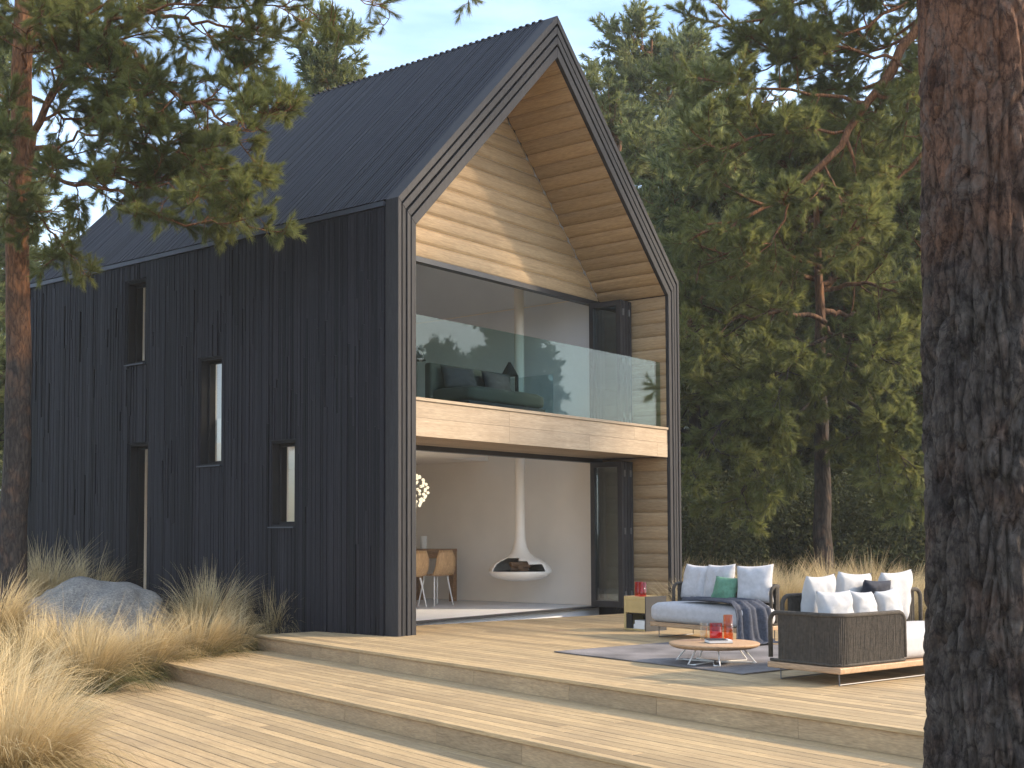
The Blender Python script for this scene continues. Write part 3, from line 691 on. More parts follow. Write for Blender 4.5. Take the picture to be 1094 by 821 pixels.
# throw blanket
tw = MB(); path = [(3.36, 3.32, .392), (3.55, 3.31, .392), (3.80, 3.28, .394), (4.02, 3.26, .396), (4.18, 3.25, .392), (4.275, 3.25, .35), (4.30, 3.25, .26), (4.315, 3.25, .15), (4.33, 3.25, .06), (4.37, 3.26, .014), (4.50, 3.28, .012)]
P = np.array(path); n = 60; ts = np.linspace(0, len(P)-1, n+1); PP = np.stack([np.interp(ts, range(len(P)), P[:, i]) for i in range(3)], 1)
vs = []; m2 = 44
for i, p in enumerate(PP):
    q = i/n; wd = .12+.10*min(1, q*2.2)
    for j in range(m2+1):
        s = j/m2*2-1
        fold = .013*math.sin(s*15+2*noise.noise(Vector((q*3, s*2, 0))))+.012*math.sin(s*7+q*5)
        vert = min(1, max(0, (q-.42)/.08)) if q < .88 else max(0, 1-(q-.88)/.04)
        u_ = p[0]+fold*vert*1.3+.05*noise.noise(Vector((s*1.5, 4, 0)))*(1 if q < .05 or q > .95 else .2)
        z_ = p[2]+(fold+.024)*(1-vert)*(.8 if q < .8 else .5)
        vs.append((u_+.03*s*vert, p[1]+s*wd+.015*math.sin(q*9+s*3), max(z_, .014)))
tw.add(vs, [(i*(m2+1)+j, i*(m2+1)+j+1, (i+1)*(m2+1)+j+1, (i+1)*(m2+1)+j) for i in range(n) for j in range(m2)])
to = tw.build('throw_blanket', M['throw'], None, True, (T0[0], T0[1], 0), TROT); to.modifiers.new('s', 'SOLIDIFY').thickness = .008
tag(to, 'slate blue throw hanging over the end of the far sofa onto the deck', 'blanket')
# sofa near: seen from behind
s2 = sofa('outdoor_sofa', 6.26, 6.94, 1.20, 3.15, .135, .36, 'outdoor sofa seen from behind its brown rope back, beside the big trunk', M['fabricw'],
     [([(.0+.02, .02), (.54, .02)] + arc((.56, .12), .10, -math.pi/2, 0) + [(.66, .79)], .505, .085, .018),
      ([(.02, .16), (.02, 1.93)], .62, .075, .10)], .505, (.08, .06, 0, .02))
g2 = 'white cushions on the near sofa'
put_pillow(6.76, 1.42, .37, R(80), R(-10), (.33, .31), M['fabricw'], 'white cushion at the near corner of the brown rope back', R(0), seed=5, grp=g2)
put_pillow(6.76, 1.74, .37, R(92), R(-12), (.30, .30), M['fabricw'], 'white cushion in the middle of the front row on the near sofa', R(4), seed=6, grp=g2)
put_pillow(6.76, 2.06, .37, R(96), R(-8), (.30, .30), M['fabricw'], 'white cushion of the front row nearest the big trunk', R(-4), seed=7, grp=g2)
put_pillow(6.38, 1.62, .37, R(-88), R(-10), (.36, .42), M['fabricw'], 'tall white cushion at the left end of the rear row', R(2), seed=8, grp=g2)
put_pillow(6.37, 2.02, .37, R(-92), R(-10), (.40, .43), M['fabricw'], 'tall white cushion behind the dark navy cushion', R(-3), seed=9, grp=g2)
put_pillow(6.52, 2.14, .50, R(-90), R(-14), (.34, .24), M['navy'], 'small dark navy cushion between the white ones', R(-2), .11, seed=10)
put_pillow(6.37, 2.60, .37, R(-90), R(-10), (.42, .43), M['fabricw'], 'tall white cushion at the rear nearest the big trunk', R(3), seed=11, grp=g2)
# coffee table
ct = empty('coffee_table', T(5.27, 1.67, .012), TROT, 'low round wooden coffee table with bent wire legs on the rug', 'table')
tt = MB(); tt.lathe([(0, .128), (.33, .128), (.365, .140), (.38, .155), (.38, .166), (.374, .170), (0, .170)], 48); tt.build('tabletop', M['sofawood'], ct, True)
for k in range(3):
    a = R(35+120*k); c1, s1_ = math.cos(a), math.sin(a); b1 = a+R(46); c2, s2_ = math.cos(b1), math.sin(b1)
    l_ = MB(); l_.tube([(.24*c1, .24*s1_, .127), (.345*c1, .345*s1_, .008), (.31*math.cos(a+R(8)), .31*math.sin(a+R(8)), .007), (.02*c1, .02*s1_, .007), (.31*math.cos(b1-R(8)), .31*math.sin(b1-R(8)), .007), (.345*c2, .345*s2_, .008), (.24*c2, .24*s2_, .127)], .0062, 8)
    l_.build('leg', M['whitemetal'], ct)
def tumbler(u, v, z, r, h, m, label, grp=None):
    g = MB(); g.lathe([(0, 0), (r*.96, 0), (r, .006), (r, h), (r-.004, h), (r-.004, .01), (0, .01)], 28)
    return tag(g.build('glass_tumbler', m, None, True, T(u, v, z)), label, 'glass', grp)
ZT = .1825
tumbler(5.19, 1.93, ZT, .042, .215, M['orange'], 'tall orange glass on the coffee table')
tumbler(5.14, 1.83, ZT, .055, .145, M['red'], 'wide red glass next to the tall orange one')
tumbler(5.06, 1.765, ZT, .032, .145, M['clear'], 'slim clear glass left of the red one')
bk = empty('book', T(5.33, 1.66, ZT), TROT+R(60), 'dark covered book lying on the coffee table', 'book')
b_ = MB(); b_.box(-.10, .10, -.07, .07, .004, .026); b_.build('pages', M['paper'], bk)
b_ = MB(); b_.box(-.103, .06, -.073, .073, .0262, .031); b_.box(-.103, .103, -.073, .073, 0, .0038); b_.build('cover', M['navy'], bk)
# side cabinet box
sb = empty('side_table', T(2.07, 3.56, 0), TROT, 'boxy pale wood side table with open shelf and black end panel', 'side table')
b_ = MB(); b_.box(0, .36, 0, .30, .345, .385); b_.box(0, .03, 0, .30, .02, .3445); b_.box(.03, .36, 0, .03, .20, .3445); b_.box(0, .36, 0, .30, 0, .0195); b_.box(.0305, .20, .0, .02, .0, .0)
bevel(b_.build('casing', M['brass'], sb), .004, 1)
b_ = MB(); b_.box(.362, .376, -.01, .31, .0, .39); b_.build('end_panel', M['black'], sb)
b_ = MB(); b_.box(.0305, .3595, .031, .30, .185, .1995); b_.box(.0305, .3595, .28, .30, .0205, .184); b_.box(.0305, .12, .012, .03, .0205, .18); b_.build('shelf', M['soot'], sb)
bo = MB(); bo.box(.13, .31, .03, .20, .0205, .07); bo.box(.14, .30, .04, .2, .0705, .115)
tag(bo.build('books', M['paper'], None, False, T(2.07, 3.56, 0), TROT), 'stack of white books inside the side table', 'books')
tumbler(2.20, 3.68, .3855, .05, .16, M['red'], 'wide dark red glass on the side table by the timber wall')
tumbler(2.32, 3.62, .3855, .045, .16, M['red'], 'red glass at the front edge of the side table')

# ------------------------------------------------------------------ boulder
bl = bmesh.new(); bmesh.ops.create_icosphere(bl, subdivisions=5, radius=1)
for v in bl.verts:
    p = Vector(v.co); d_ = 1 + .16*noise.noise(p*1.3+Vector((3, 1, 7))) + .10*noise.noise(p*2.7+Vector((5, 2, 1))) - .05*abs(noise.noise(p*4.1)) + .02*noise.noise(p*9) + .008*noise.noise(p*24)
    p = p*d_; p.z = p.z*(.9 if p.z > 0 else .8); v.co = p
me = bpy.data.meshes.new('boulder'); bl.to_mesh(me); bl.free(); me.polygons.foreach_set('use_smooth', [True]*len(me.polygons))
bo = link('boulder', me, M['rock']); bo.scale = (.94, .66, .74); bq = at(108, 640, 14.6); bo.location = (bq[0], bq[1], -.10); bo.rotation_euler = (0, R(4), -YAW+R(6)); tag(bo, 'rounded grey granite boulder among feather grass by the black wall', 'boulder')

# ------------------------------------------------------------------ feather grass
def clump_mesh(name, seed, n, h, spread, wind=(.09, .02), wd=.0045):
    r = np.random.default_rng(seed); k = 6; tris = []
    nl_ = n//16; lk = r.integers(0, nl_, n); la = r.uniform(0, 2*np.pi, nl_); ll = r.gamma(3.0, .38, nl_).clip(.08, 2.3); lh = r.uniform(.6, 1.12, nl_); lr = np.sqrt(r.random(nl_)); lz = la+r.normal(0, .5, nl_)
    a = la[lk]+r.normal(0, .12, n); rad = spread*.17*lr[lk]+r.normal(0, .012, n); lean = (ll[lk]+r.normal(0, .09, n)).clip(0, 1.8); ln = h*lh[lk]*r.uniform(.7, 1.08, n)
    az = lz[lk]+r.normal(0, .15, n); ln = ln*1.14; base = np.stack([rad*np.cos(a), rad*np.sin(a), np.zeros(n)], 1)
    V = np.zeros((n, k+1, 3)); p = base.copy(); th = lean*.32
    for i in range(k+1):
        V[:, i] = p; q = i/k; t = th + lean*1.5*q**1.6
        d_ = np.stack([np.sin(t)*np.cos(az), np.sin(t)*np.sin(az), np.cos(t)], 1); d_[:, 0] += wind[0]*q*2; d_[:, 1] += wind[1]*q*2
        d_ += r.normal(0, .06, (n, 3)); d_ /= np.linalg.norm(d_, axis=1, keepdims=True); p = p + d_*(ln/k)[:, None]
    side = np.stack([-np.sin(az+r.normal(0, .8, n)), np.cos(az), r.normal(0, .3, n)], 1); side /= np.linalg.norm(side, axis=1, keepdims=True)
    wv = wd*np.array([.8, 1, 1, .9, .9, .7, .15]); wv = wv[:k+1]
    Lf = V - side[:, None]*wv[None, :, None]; Rt = V + side[:, None]*wv[None, :, None]
    vs = np.stack([Lf, Rt], 2).reshape(-1, 3); per = 2*(k+1)
    b = (np.arange(n)*per)[:, None, None]; q = (np.arange(k)*2)[None, :, None]; idx = np.array([0, 1, 3, 2])[None, None]
    f = (b+q+idx).reshape(-1, 4)
    me = bpy.data.meshes.new(name); me.vertices.add(len(vs)); me.vertices.foreach_set('co', vs.astype(np.float32).reshape(-1))
    me.loops.add(f.size); me.loops.foreach_set('vertex_index', f.astype(np.int32).reshape(-1)); me.polygons.add(len(f)); me.polygons.foreach_set('loop_start', np.arange(0, f.size, 4, dtype=np.int32))
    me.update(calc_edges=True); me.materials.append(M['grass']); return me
CL = [clump_mesh('feather_grass', 20+i, 2400, .86, .9, wd=.0019) for i in range(5)]
CN = clump_mesh('feather_grass', 77, 5200, 1.0, 1.1, wd=.0018)
rng = random.Random(9)
def clump(px, py, d, sc, label, group, near=False, z=None, rz=None):
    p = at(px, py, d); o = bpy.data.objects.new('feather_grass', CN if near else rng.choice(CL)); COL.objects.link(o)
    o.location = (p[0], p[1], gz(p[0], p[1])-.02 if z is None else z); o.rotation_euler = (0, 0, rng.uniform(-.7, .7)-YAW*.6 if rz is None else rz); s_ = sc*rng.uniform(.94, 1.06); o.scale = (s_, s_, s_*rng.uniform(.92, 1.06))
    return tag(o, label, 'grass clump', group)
gA = 'feather grass along the left bank'
for a in [
    (12, 805, 7.0, .84, 'big golden feather grass clump in the bottom corner of the lowest deck', True),
    (-60, 800, 7.4, 1.0, 'golden feather grass clump cut by the edge behind the corner clump', True),
    (15, 740, 9.6, .92, 'sunlit feather grass clump behind the big corner clump', False),
    (95, 715, 11.2, .98, 'sunlit feather grass clump at the head of the lowest deck', False),
    (40, 700, 11.9, 1.0, 'straw coloured clump in front of the pine trunk', False),
    (150, 700, 12.3, .92, 'straw coloured clump in front of the boulder', False),
    (-10, 690, 12.8, 1.0, 'straw coloured clump at the frame edge beside the pine trunk', False),
    (75, 690, 12.9, .85, 'pale clump between the pine trunk and the boulder', False),
    (210, 690, 13.0, .92, 'golden clump at the end of the middle step', False),
    (246, 685, 13.6, .80, 'clump between the two step ends', False),
    (222, 650, 14.6, 1.12, 'shaded clump rising behind the right end of the boulder', False),
    (300, 668, 14.75, .95, 'shaded green clump against the black wall by the upper deck corner', False),
    (52, 612, 16.2, 1.30, 'shaded clump behind the boulder against the black wall', False),
    (98, 612, 16.6, 1.18, 'shaded clump behind the boulder, under the side door', False),
    (180, 690, 12.9, .75, 'low clump under the boulder, beside the golden one', False)]:
    clump(a[0], a[1], a[2], a[3], a[4], gA, a[5])
gB = 'feather grass along the far edge of the terrace'
xs_ = [(735, 16.2, 'clump showing beside the dark gable corner'), (765, 16.6, 'clump behind the pale cushions of the far sofa'), (800, 16.0, 'clump behind the turned cushion of the far sofa'), (838, 15.6, 'tall clump in the gap between the two sofas'), (815, 16.9, 'clump rising behind the gap between the sofas'), (865, 15.8, 'clump behind the left end of the near sofa'), (895, 16.6, 'clump behind the middle of the near sofa'), (930, 15.4, 'clump behind the right cushions of the near sofa'), (965, 15.6, 'clump beside the big trunk behind the near sofa'), (990, 16.4, 'clump half hidden by the big trunk')]
for x, d_, lb in xs_:
    clump(x, 640, d_, rng.uniform(.95, 1.15), 'golden feather grass '+lb, gB, z=-.33)
for i in range(7):
    clump(720+i*42, 640, 18.5+(i % 3)*.7, 1.1, 'golden feather grass clump of the back row behind the sofas', 'back row of feather grass', z=-.38)

# ------------------------------------------------------------------ pines
def resample(P, n):
    P = np.array(P, float); s = np.concatenate([[0], np.cumsum(np.linalg.norm(np.diff(P, axis=0), axis=1))]); q = np.linspace(0, s[-1], n)
    return np.stack([np.interp(q, s, P[:, i]) for i in range(3)], 1), s[-1]
def unit(v): return v/(np.linalg.norm(v)+1e-9)
def grow(rs, wood_, shoots, P, r0, r1, sub=(.25, .9), subn=8, twig=.30, start=.25, droop=0.0, fullness=1.0, jitter=.03, tubes=True, tip=True):
    """one limb: its wood, side branches and needle shoots"""
    Q, Ln = resample(P, max(6, int(len(P)*3)))
    Q[1:-1] += rs.normal(0, jitter, (len(Q)-2, 3)); n = len(Q)
    wood_.tube(Q, list(np.linspace(r0, r1, n)), 7 if r0 > .03 else 5, False)
    sgn = 1
    for i in range(subn):
        t = start+(1-start)*(i+rs.random()*.8)/subn; k = min(int(t*(n-1)), n-2); p = Q[k]+(Q[k+1]-Q[k])*(t*(n-1)-k); tg = unit(Q[k+1]-Q[k])
        up = np.array([0, 0, 1.]); sd_ = np.cross(tg, up); sd_ = unit(sd_) if np.linalg.norm(sd_) > .1 else unit(rs.normal(0, 1, 3)); sgn = -sgn
        roll = rs.normal(0, .75); side = sgn*sd_*math.cos(roll)+np.cross(sd_, tg)*math.sin(roll)
        ang = rs.uniform(.55, 1.15); d_ = unit(tg*math.cos(ang)+side*math.sin(ang)+np.array([0, 0, droop]))
        l_ = (sub[0]+(sub[1]-sub[0])*(1-abs(t-.45))*rs.uniform(.5, 1.0)); m_k = 5; B = [p]; dd = d_
        for j in range(m_k): dd = unit(dd+np.array([0, 0, .08+droop*.3])+rs.normal(0, .16, 3)); B.append(B[-1]+dd*l_/m_k)
        B = np.array(B); wood_.tube(B, list(np.linspace(max(r1*1.2, r0*.30), .004, len(B))), 5, False)
        nt_ = max(2, int(l_/twig*6*fullness))
        for q in range(nt_):
            tt_ = .22+.78*(q+rs.random())/nt_; k2 = min(int(tt_*m_k), m_k-1); pp = B[k2]+(B[k2+1]-B[k2])*(tt_*m_k-k2); tg2 = unit(B[k2+1]-B[k2])
            td = unit(tg2*rs.uniform(.4, 1.)+rs.normal(0, .55, 3)+np.array([0, 0, .30+droop*.5])); tl = twig*rs.uniform(.5, 1.1)
            e = pp+td*tl; wood_.tube([pp, (pp+e)/2+rs.normal(0, .01, 3), e], [.005, .004, .002], 3, False)
            shoots.append((pp+td*tl*.25, e, 1)); 
            if rs.random() < .75*fullness:
                t3 = unit(td+rs.normal(0, .6, 3)); shoots.append((pp+td*tl*.5, pp+td*tl*.5+t3*tl*.6, .8))
        shoots.append((B[-2], B[-1]+unit(B[-1]-B[-2])*.06, 1))
    if tip: shoots.append((Q[-2], Q[-1], 1))
def needles(rs, shoots, per, length, width):
    A_ = np.array([s[0] for s in shoots]); B_ = np.array([s[1] for s in shoots]); n = len(A_)
    d_ = B_-A_; Ls = np.linalg.norm(d_, axis=1, keepdims=True); d_ = d_/(Ls+1e-9)
    ref = np.where(np.abs(d_[:, 2:3]) < .9, np.array([[0, 0, 1.]]), np.array([[1., 0, 0]])); u = np.cross(d_, ref); u /= np.linalg.norm(u, axis=1, keepdims=True); v = np.cross(d_, u)
    t = rs.random((n, per))**.8; ph = rs.uniform(0, 2*np.pi, (n, per)); an = rs.uniform(.35, .95, (n, per))*(1.15-.55*t); ln = length*rs.uniform(.7, 1.15, (n, per))
    base = A_[:, None]+d_[:, None]*(Ls*t)[..., None]
    rad = np.cos(ph)[..., None]*u[:, None]+np.sin(ph)[..., None]*v[:, None]
    nd = d_[:, None]*np.cos(an)[..., None]+rad*np.sin(an)[..., None]; nd[..., 2] -= .06
    tang = np.cross(nd, rs.normal(0, 1, nd.shape)); tang /= np.linalg.norm(tang, axis=-1, keepdims=True)
    w2 = width*.5
    return np.stack([base-tang*w2, base+tang*w2, base+nd*ln[..., None]], 2).reshape(-1, 3, 3)
def radial_limb(rs, base, az, el, ln, bend=.25, n=5):
    d_ = np.array([math.cos(az)*math.cos(el), math.sin(az)*math.cos(el), math.sin(el)]); P = [np.array(base, float)]
    for i in range(n): d_ = unit(d_+np.array([0, 0, bend/n])+rs.normal(0, .13, 3)); P.append(P[-1]+d_*ln/n)
    return P
def make_pine(name, label, seed, trunk, r0, r1, limbs, per, nl, nw, mat_n, mat_b, cat='tree', group=None, subn=9, sub=(.3, 1.0), twig=.3, fullness=1.0, auto=None):
    """limbs: list of (points, r0, r1, kwargs); auto: (count, z from, z to, length, az range)"""
    rs = np.random.default_rng(seed); e = empty(name, tuple(trunk[0]), 0, label, cat, group); off = np.array(trunk[0], float)
    wd = MB(); sh_ = []
    TQ, tl = resample(trunk, 22); TQ[2:-1] += rs.normal(0, r0*.08, (len(TQ)-3, 3)); rr = np.interp(np.linspace(0, 1, 22), [0, .04, .12, 1], [r0*1.35, r0*1.12, r0, r1])
    wd.tube(TQ-off, list(rr), 14, False)
    for P, a, b, kw in limbs:
        k_ = dict(subn=subn, sub=sub, twig=twig, fullness=fullness); k_.update(kw); grow(rs, wd, sh_, np.array(P, float)-off, a, b, **k_)
    if auto:
        cnt, z0, z1, ln, (a0, a1) = auto
        for i in range(cnt):
            z = z0+(z1-z0)*(i+rs.random())/cnt; q = np.interp(z, TQ[:, 2], np.arange(22)); k = min(int(q), 20); p = TQ[k]+(TQ[k+1]-TQ[k])*(q-k)-off
            fz = (z-z0)/(z1-z0); l_ = ln*(1-.55*fz)*rs.uniform(.7, 1.1)*(1 if fz > .12 else .75)
            P = radial_limb(rs, p, rs.uniform(a0, a1), rs.uniform(-.15, .35)+.5*fz, l_, .35); grow(rs, wd, sh_, P, .018+.05*r0/.2*(1-.5*fz), .008, subn=subn, sub=sub, twig=twig, fullness=fullness)
    wd.build('trunk', mat_b, e, True)
    tri_mesh('crown', needles(rs, sh_, per, nl, nw), mat_n, e)
    return e
def px(*p): return [at(*q) for q in p]

# pine on the left, in front of the side wall
lt = px((9, 665, 15), (18, 520, 15), (20, 400, 15), (20, 250, 15), (22, 90, 15), (28, -60, 15), (30, -220, 15.1)); lt[0][2] = gz(lt[0][0], lt[0][1])-.1
mk = px
limbs = [
    (mk((24, 190, 15), (45, 120, 14.8), (75, 75, 14.6), (100, 45, 14.4), (150, 10, 14.2)), .055, .02, {}),
    (mk((75, 75, 14.6), (105, 92, 14.4), (130, 112, 14.2), (160, 140, 14.0)), .035, .012, {}),
    (mk((128, 45, 14.4), (150, 62, 14.2), (175, 100, 14.0), (215, 110, 13.8), (255, 138, 13.5), (285, 142, 13.3)), .032, .008, dict(subn=12)),
    (mk((150, 10, 14.2), (190, 15, 14.0), (230, 28, 13.8), (285, 38, 13.6)), .028, .008, dict(subn=10)),
    (mk((22, 150, 15), (60, 160, 14.6), (110, 185, 14.2), (160, 200, 13.9), (215, 205, 13.7)), .035, .008, dict(subn=11)),
    (mk((22, 175, 15), (70, 195, 14.4), (120, 205, 14.0), (175, 230, 13.6), (245, 245, 13.5)), .03, .008, dict(subn=10, droop=-.1)),
    (mk((20, 205, 15), (45, 235, 14.7), (75, 268, 14.4), (85, 285, 14.3)), .02, .006, dict(subn=7, droop=-.15, sub=(.25, .6))),
    (mk((20, 120, 15), (-20, 90, 15.2), (-80, 60, 15.3)), .03, .008, {}),
    (mk((20, 150, 15), (5, 150, 14.6), (-20, 190, 14.0)), .025, .008, {}),
    (mk((22, 80, 15), (30, 40, 14.4), (50, 10, 13.9)), .025, .008, {}),
    (mk((22, 60, 15), (90, 20, 15.0), (160, -20, 15.2)), .03, .01, {}),
    (mk((22, 90, 15), (60, 120, 15.2), (100, 130, 15.4), (140, 120, 15.6)), .025, .008, {}),
    (mk((160, 140, 14.0), (200, 165, 13.8), (240, 200, 13.6), (268, 245, 13.5)), .016, .006, dict(subn=9, sub=(.3, .7), droop=-.12)),
    (mk((215, 110, 13.8), (250, 105, 13.6), (275, 120, 13.4), (298, 128, 13.2)), .014, .005, dict(subn=9, sub=(.2, .45))),
    (mk((100, 45, 14.4), (130, 20, 14), (180, 5, 13.7), (250, 10, 13.6), (330, 5, 13.5)), .025, .006, dict(subn=13, sub=(.35, .8))),
    (mk((60, 160, 14.6), (90, 140, 14.2), (140, 150, 14.0), (190, 170, 13.9)), .018, .006, dict(subn=9)),
    (mk((45, 120, 14.8), (70, 60, 14.4), (110, 75, 14.1), (150, 85, 13.9)), .018, .006, dict(subn=9)),
    (mk((260, -60, 13.6), (330, -25, 13.5), (390, 5, 13.4), (425, 18, 13.4)), .014, .004, dict(subn=7, sub=(.2, .5), fullness=.45)),
    (mk((390, -60, 13.6), (470, -35, 13.5), (525, -5, 13.4)), .012, .004, dict(subn=6, sub=(.2, .35), fullness=.6)),
    (mk((20, 170, 15), (10, 220, 14.6), (5, 250, 14.4)), .018, .006, dict(subn=6, sub=(.2, .5))),
]
make_pine('pine_tree', 'pine beside the black side wall, orange trunk and branches reaching over the roof', 1, lt, .165, .09, limbs, 120, .10, .0048, M['needle'], M['bark'], subn=10, sub=(.35, .95), twig=.26, fullness=.95,
          auto=(14, 7.2, 10.5, 2.2, (0, 6.28)))

# big trunk on the right, close to the camera: real furrowed bark
tq = at(1080, 820, 5.05); bt = MB(); nc, nz = 300, 520; z0, z1 = -.45, 5.4
vs = []
for j in range(nz+1):
    z = z0+(z1-z0)*j/nz; rb = .325-.010*z+.06*math.exp(-(z-z0)*3)
    cx = .012*math.sin(z*.9)-.010*z; cy = .01*math.cos(z*.7)
    for i in range(nc):
        a = 2*math.pi*i/nc; ca_, sa_ = math.cos(a), math.sin(a)
        q = Vector((ca_*rb*13.0, sa_*rb*13.0, z*2.3)); wv = noise.noise_vector(q*.55)*1.0+noise.noise_vector(q*2.2)*.28
        dd, _p = noise.voronoi(q+wv); e = min(max(dd[1]-dd[0], 0), .30)/.30
        d2, _p = noise.voronoi(Vector((q.x*2.3, q.y*2.3, q.z*3.6))+wv*1.6); e2 = min(max(d2[1]-d2[0], 0), .35)/.35
        f1 = max(0, min(1, (3.3-z+.5*noise.noise(q*.7))/1.3))
        hgt = (.040*f1+.009)*(e**.5-1)+(.009*f1+.006)*(e2**.6-1)+.009*noise.noise(q*1.7)+.005*noise.noise(q*6)+.003*noise.noise(q*17)
        rr = rb+hgt; vs.append((cx+rr*ca_, cy+rr*sa_, z))
bt.add(vs, [(j*nc+i, j*nc+(i+1) % nc, (j+1)*nc+(i+1) % nc, (j+1)*nc+i) for j in range(nz) for i in range(nc)])
bte = empty('pine_tree', (tq[0], tq[1], 0), 0, 'massive pine trunk with furrowed bark standing at the right edge', 'tree')
bt.build('trunk', barkmat('big pine bark', 1.9, 3.4, (.066, .055, .048), (.18, .086, .048), 26, .5, plates=False), bte, True)
rs = np.random.default_rng(3); wd = MB(); sh_ = []
wd.tube([(-.06, 0, 5.3), (-.1, .05, 7.5), (-.1, .1, 10), (0, 0, 13)], [.28, .24, .18, .08], 14, False)
for i in range(16):
    z = 8+4.6*i/16; grow(rs, wd, sh_, radial_limb(rs, (0, 0, z), rs.uniform(0, 6.28), .3, 2.6*(1-.04*i), .3), .05, .01, subn=8, sub=(.4, 1.1), twig=.35)
wd.build('limbs', M['bark'], bte, True); tri_mesh('crown', needles(rs, sh_, 24, .10, .012), M['needle'], bte)

# pine behind the big trunk whose heavy limb hangs into the picture
bx, by = at(1062, 600, 20.5)[:2]
tb_ = [np.array([bx, by, -.45]), np.array([bx, by, 2.5]), np.array([bx-.05, by, 5]), np.array([bx, by+.1, 8.5]), np.array([bx+.1, by, 12])]
limbs = [
    (mk((1062, -110, 20.5), (1030, -50, 20.4), (990, 15, 20.3), (930, 110, 20.0), (880, 175, 19.7), (845, 212, 19.5), (800, 232, 19.3), (755, 240, 19.1)), .12, .018, dict(subn=14, sub=(.5, 1.5), start=.28)),
    (mk((1062, 90, 20.5), (1010, 140, 20.5), (960, 188, 20.5), (925, 222, 20.8), (890, 270, 21.1)), .06, .014, dict(subn=10, sub=(.4, 1.1))),
    (mk((1062, -160, 20.5), (980, -70, 20.1), (890, -10, 19.7), (810, 20, 19.5), (760, 30, 19.3)), .07, .012, dict(subn=14, sub=(.5, 1.3))),
    (mk((1062, -40, 20.5), (1000, -10, 20.3), (940, 20, 20.1), (880, 45, 19.9), (820, 70, 19.7)), .05, .010, dict(subn=14, sub=(.5, 1.3))),
    (mk((990, 15, 20.3), (950, 45, 20.6), (905, 70, 20.8), (860, 85, 21)), .03, .010, dict(subn=12, sub=(.5, 1.2))),
    (mk((960, 65, 20.1), (940, 110, 20.3), (915, 150, 20.5), (900, 190, 20.6)), .025, .008, dict(subn=11, sub=(.4, 1.1))),
    (mk((930, 110, 20.0), (870, 100, 19.7), (800, 95, 19.4), (745, 85, 19.2)), .035, .01, dict(subn=12, sub=(.4, 1.1))),
    (mk((905, 140, 19.9), (850, 140, 19.5), (790, 150, 19.1), (735, 165, 18.9)), .03, .01, dict(subn=12, sub=(.4, 1.1))),
    (mk((960, 65, 20.1), (900, 50, 19.9), (850, 45, 19.7), (800, 60, 19.5)), .03, .01, dict(subn=11, sub=(.4, 1.0))),
    (mk((990, 15, 20.3), (975, 90, 20.0), (965, 150, 19.9)), .025, .008, dict(subn=7, sub=(.4, .8))),
    (mk((880, 175, 19.7), (900, 215, 19.5), (930, 245, 19.4)), .02, .008, dict(subn=7, sub=(.4, .8))),
    (mk((845, 212, 19.5), (820, 262, 19.3), (790, 290, 19.1)), .02, .008, dict(subn=7, sub=(.4, .8), droop=-.1)),
]
make_pine('pine_tree', 'pine half hidden behind the big trunk, its thick red limb slanting down across the picture', 21, tb_, .24, .12, limbs, 95, .12, .0075, M['needle'], M['bark'], subn=10, twig=.30, fullness=1.05,
          auto=(8, 9.0, 12, 2.2, (0, 6.28)))

# pine in the middle distance behind the sofas
cx_, cy_ = at(879, 600, 22)[:2]
tc_ = [np.array([cx_, cy_, -.45]), np.array([cx_, cy_, 2]), np.array([cx_+.03, cy_, 4.5]), np.array([cx_+.05, cy_, 5.8]), np.array([cx_, cy_, 7.8])]
limbs = [
    (mk((882, 345, 22), (850, 335, 21.6), (815, 335, 21.2), (770, 345, 20.8), (735, 350, 20.5)), .05, .012, dict(subn=13, sub=(.6, 1.4))),
    (mk((880, 390, 22), (840, 400, 21.5), (800, 430, 21), (760, 470, 20.6), (740, 500, 20.4)), .045, .012, dict(subn=13, sub=(.6, 1.4), droop=-.15)),
    (mk((880, 410, 22), (850, 450, 21.4), (815, 490, 21), (790, 540, 20.7)), .04, .01, dict(subn=12, sub=(.5, 1.2), droop=-.2)),
    (mk((884, 380, 22), (915, 390, 21.6), (935, 430, 21.2), (940, 480, 20.9)), .045, .01, dict(subn=12, sub=(.6, 1.3), droop=-.25)),
    (mk((884, 420, 22), (925, 440, 21.5), (960, 480, 21.2), (975, 520, 21)), .04, .01, dict(subn=12, sub=(.5, 1.2), droop=-.2)),
    (mk((884, 310, 22), (920, 300, 21.7), (960, 310, 21.4), (1000, 330, 21.2)), .045, .01, dict(subn=12, sub=(.6, 1.3))),
    (mk((882, 290, 22), (840, 270, 21.7), (790, 265, 21.4), (745, 280, 21.2)), .045, .01, dict(subn=13, sub=(.6, 1.4))),
    (mk((882, 360, 22), (860, 370, 21), (840, 400, 20.3), (830, 430, 20)), .035, .01, dict(subn=10, sub=(.5, 1.2), droop=-.15)),
    (mk((884, 350, 22), (905, 365, 21), (930, 370, 20.4), (955, 390, 20)), .035, .01, dict(subn=10, sub=(.5, 1.2), droop=-.15)),
    (mk((880, 400, 22), (800, 400, 22), (750, 420, 22.2)), .035, .01, dict(subn=10, sub=(.5, 1.3), droop=-.1)),
]
make_pine('pine_tree', 'pine behind the sofas with dark straight trunk and drooping needle sprays', 33, tc_, .175, .035, limbs, 75, .135, .0115, M['needle'], M['bark_far'], subn=11, twig=.36, fullness=.95,
          auto=(14, 5.0, 7.7, 2.3, (0, 6.28)))

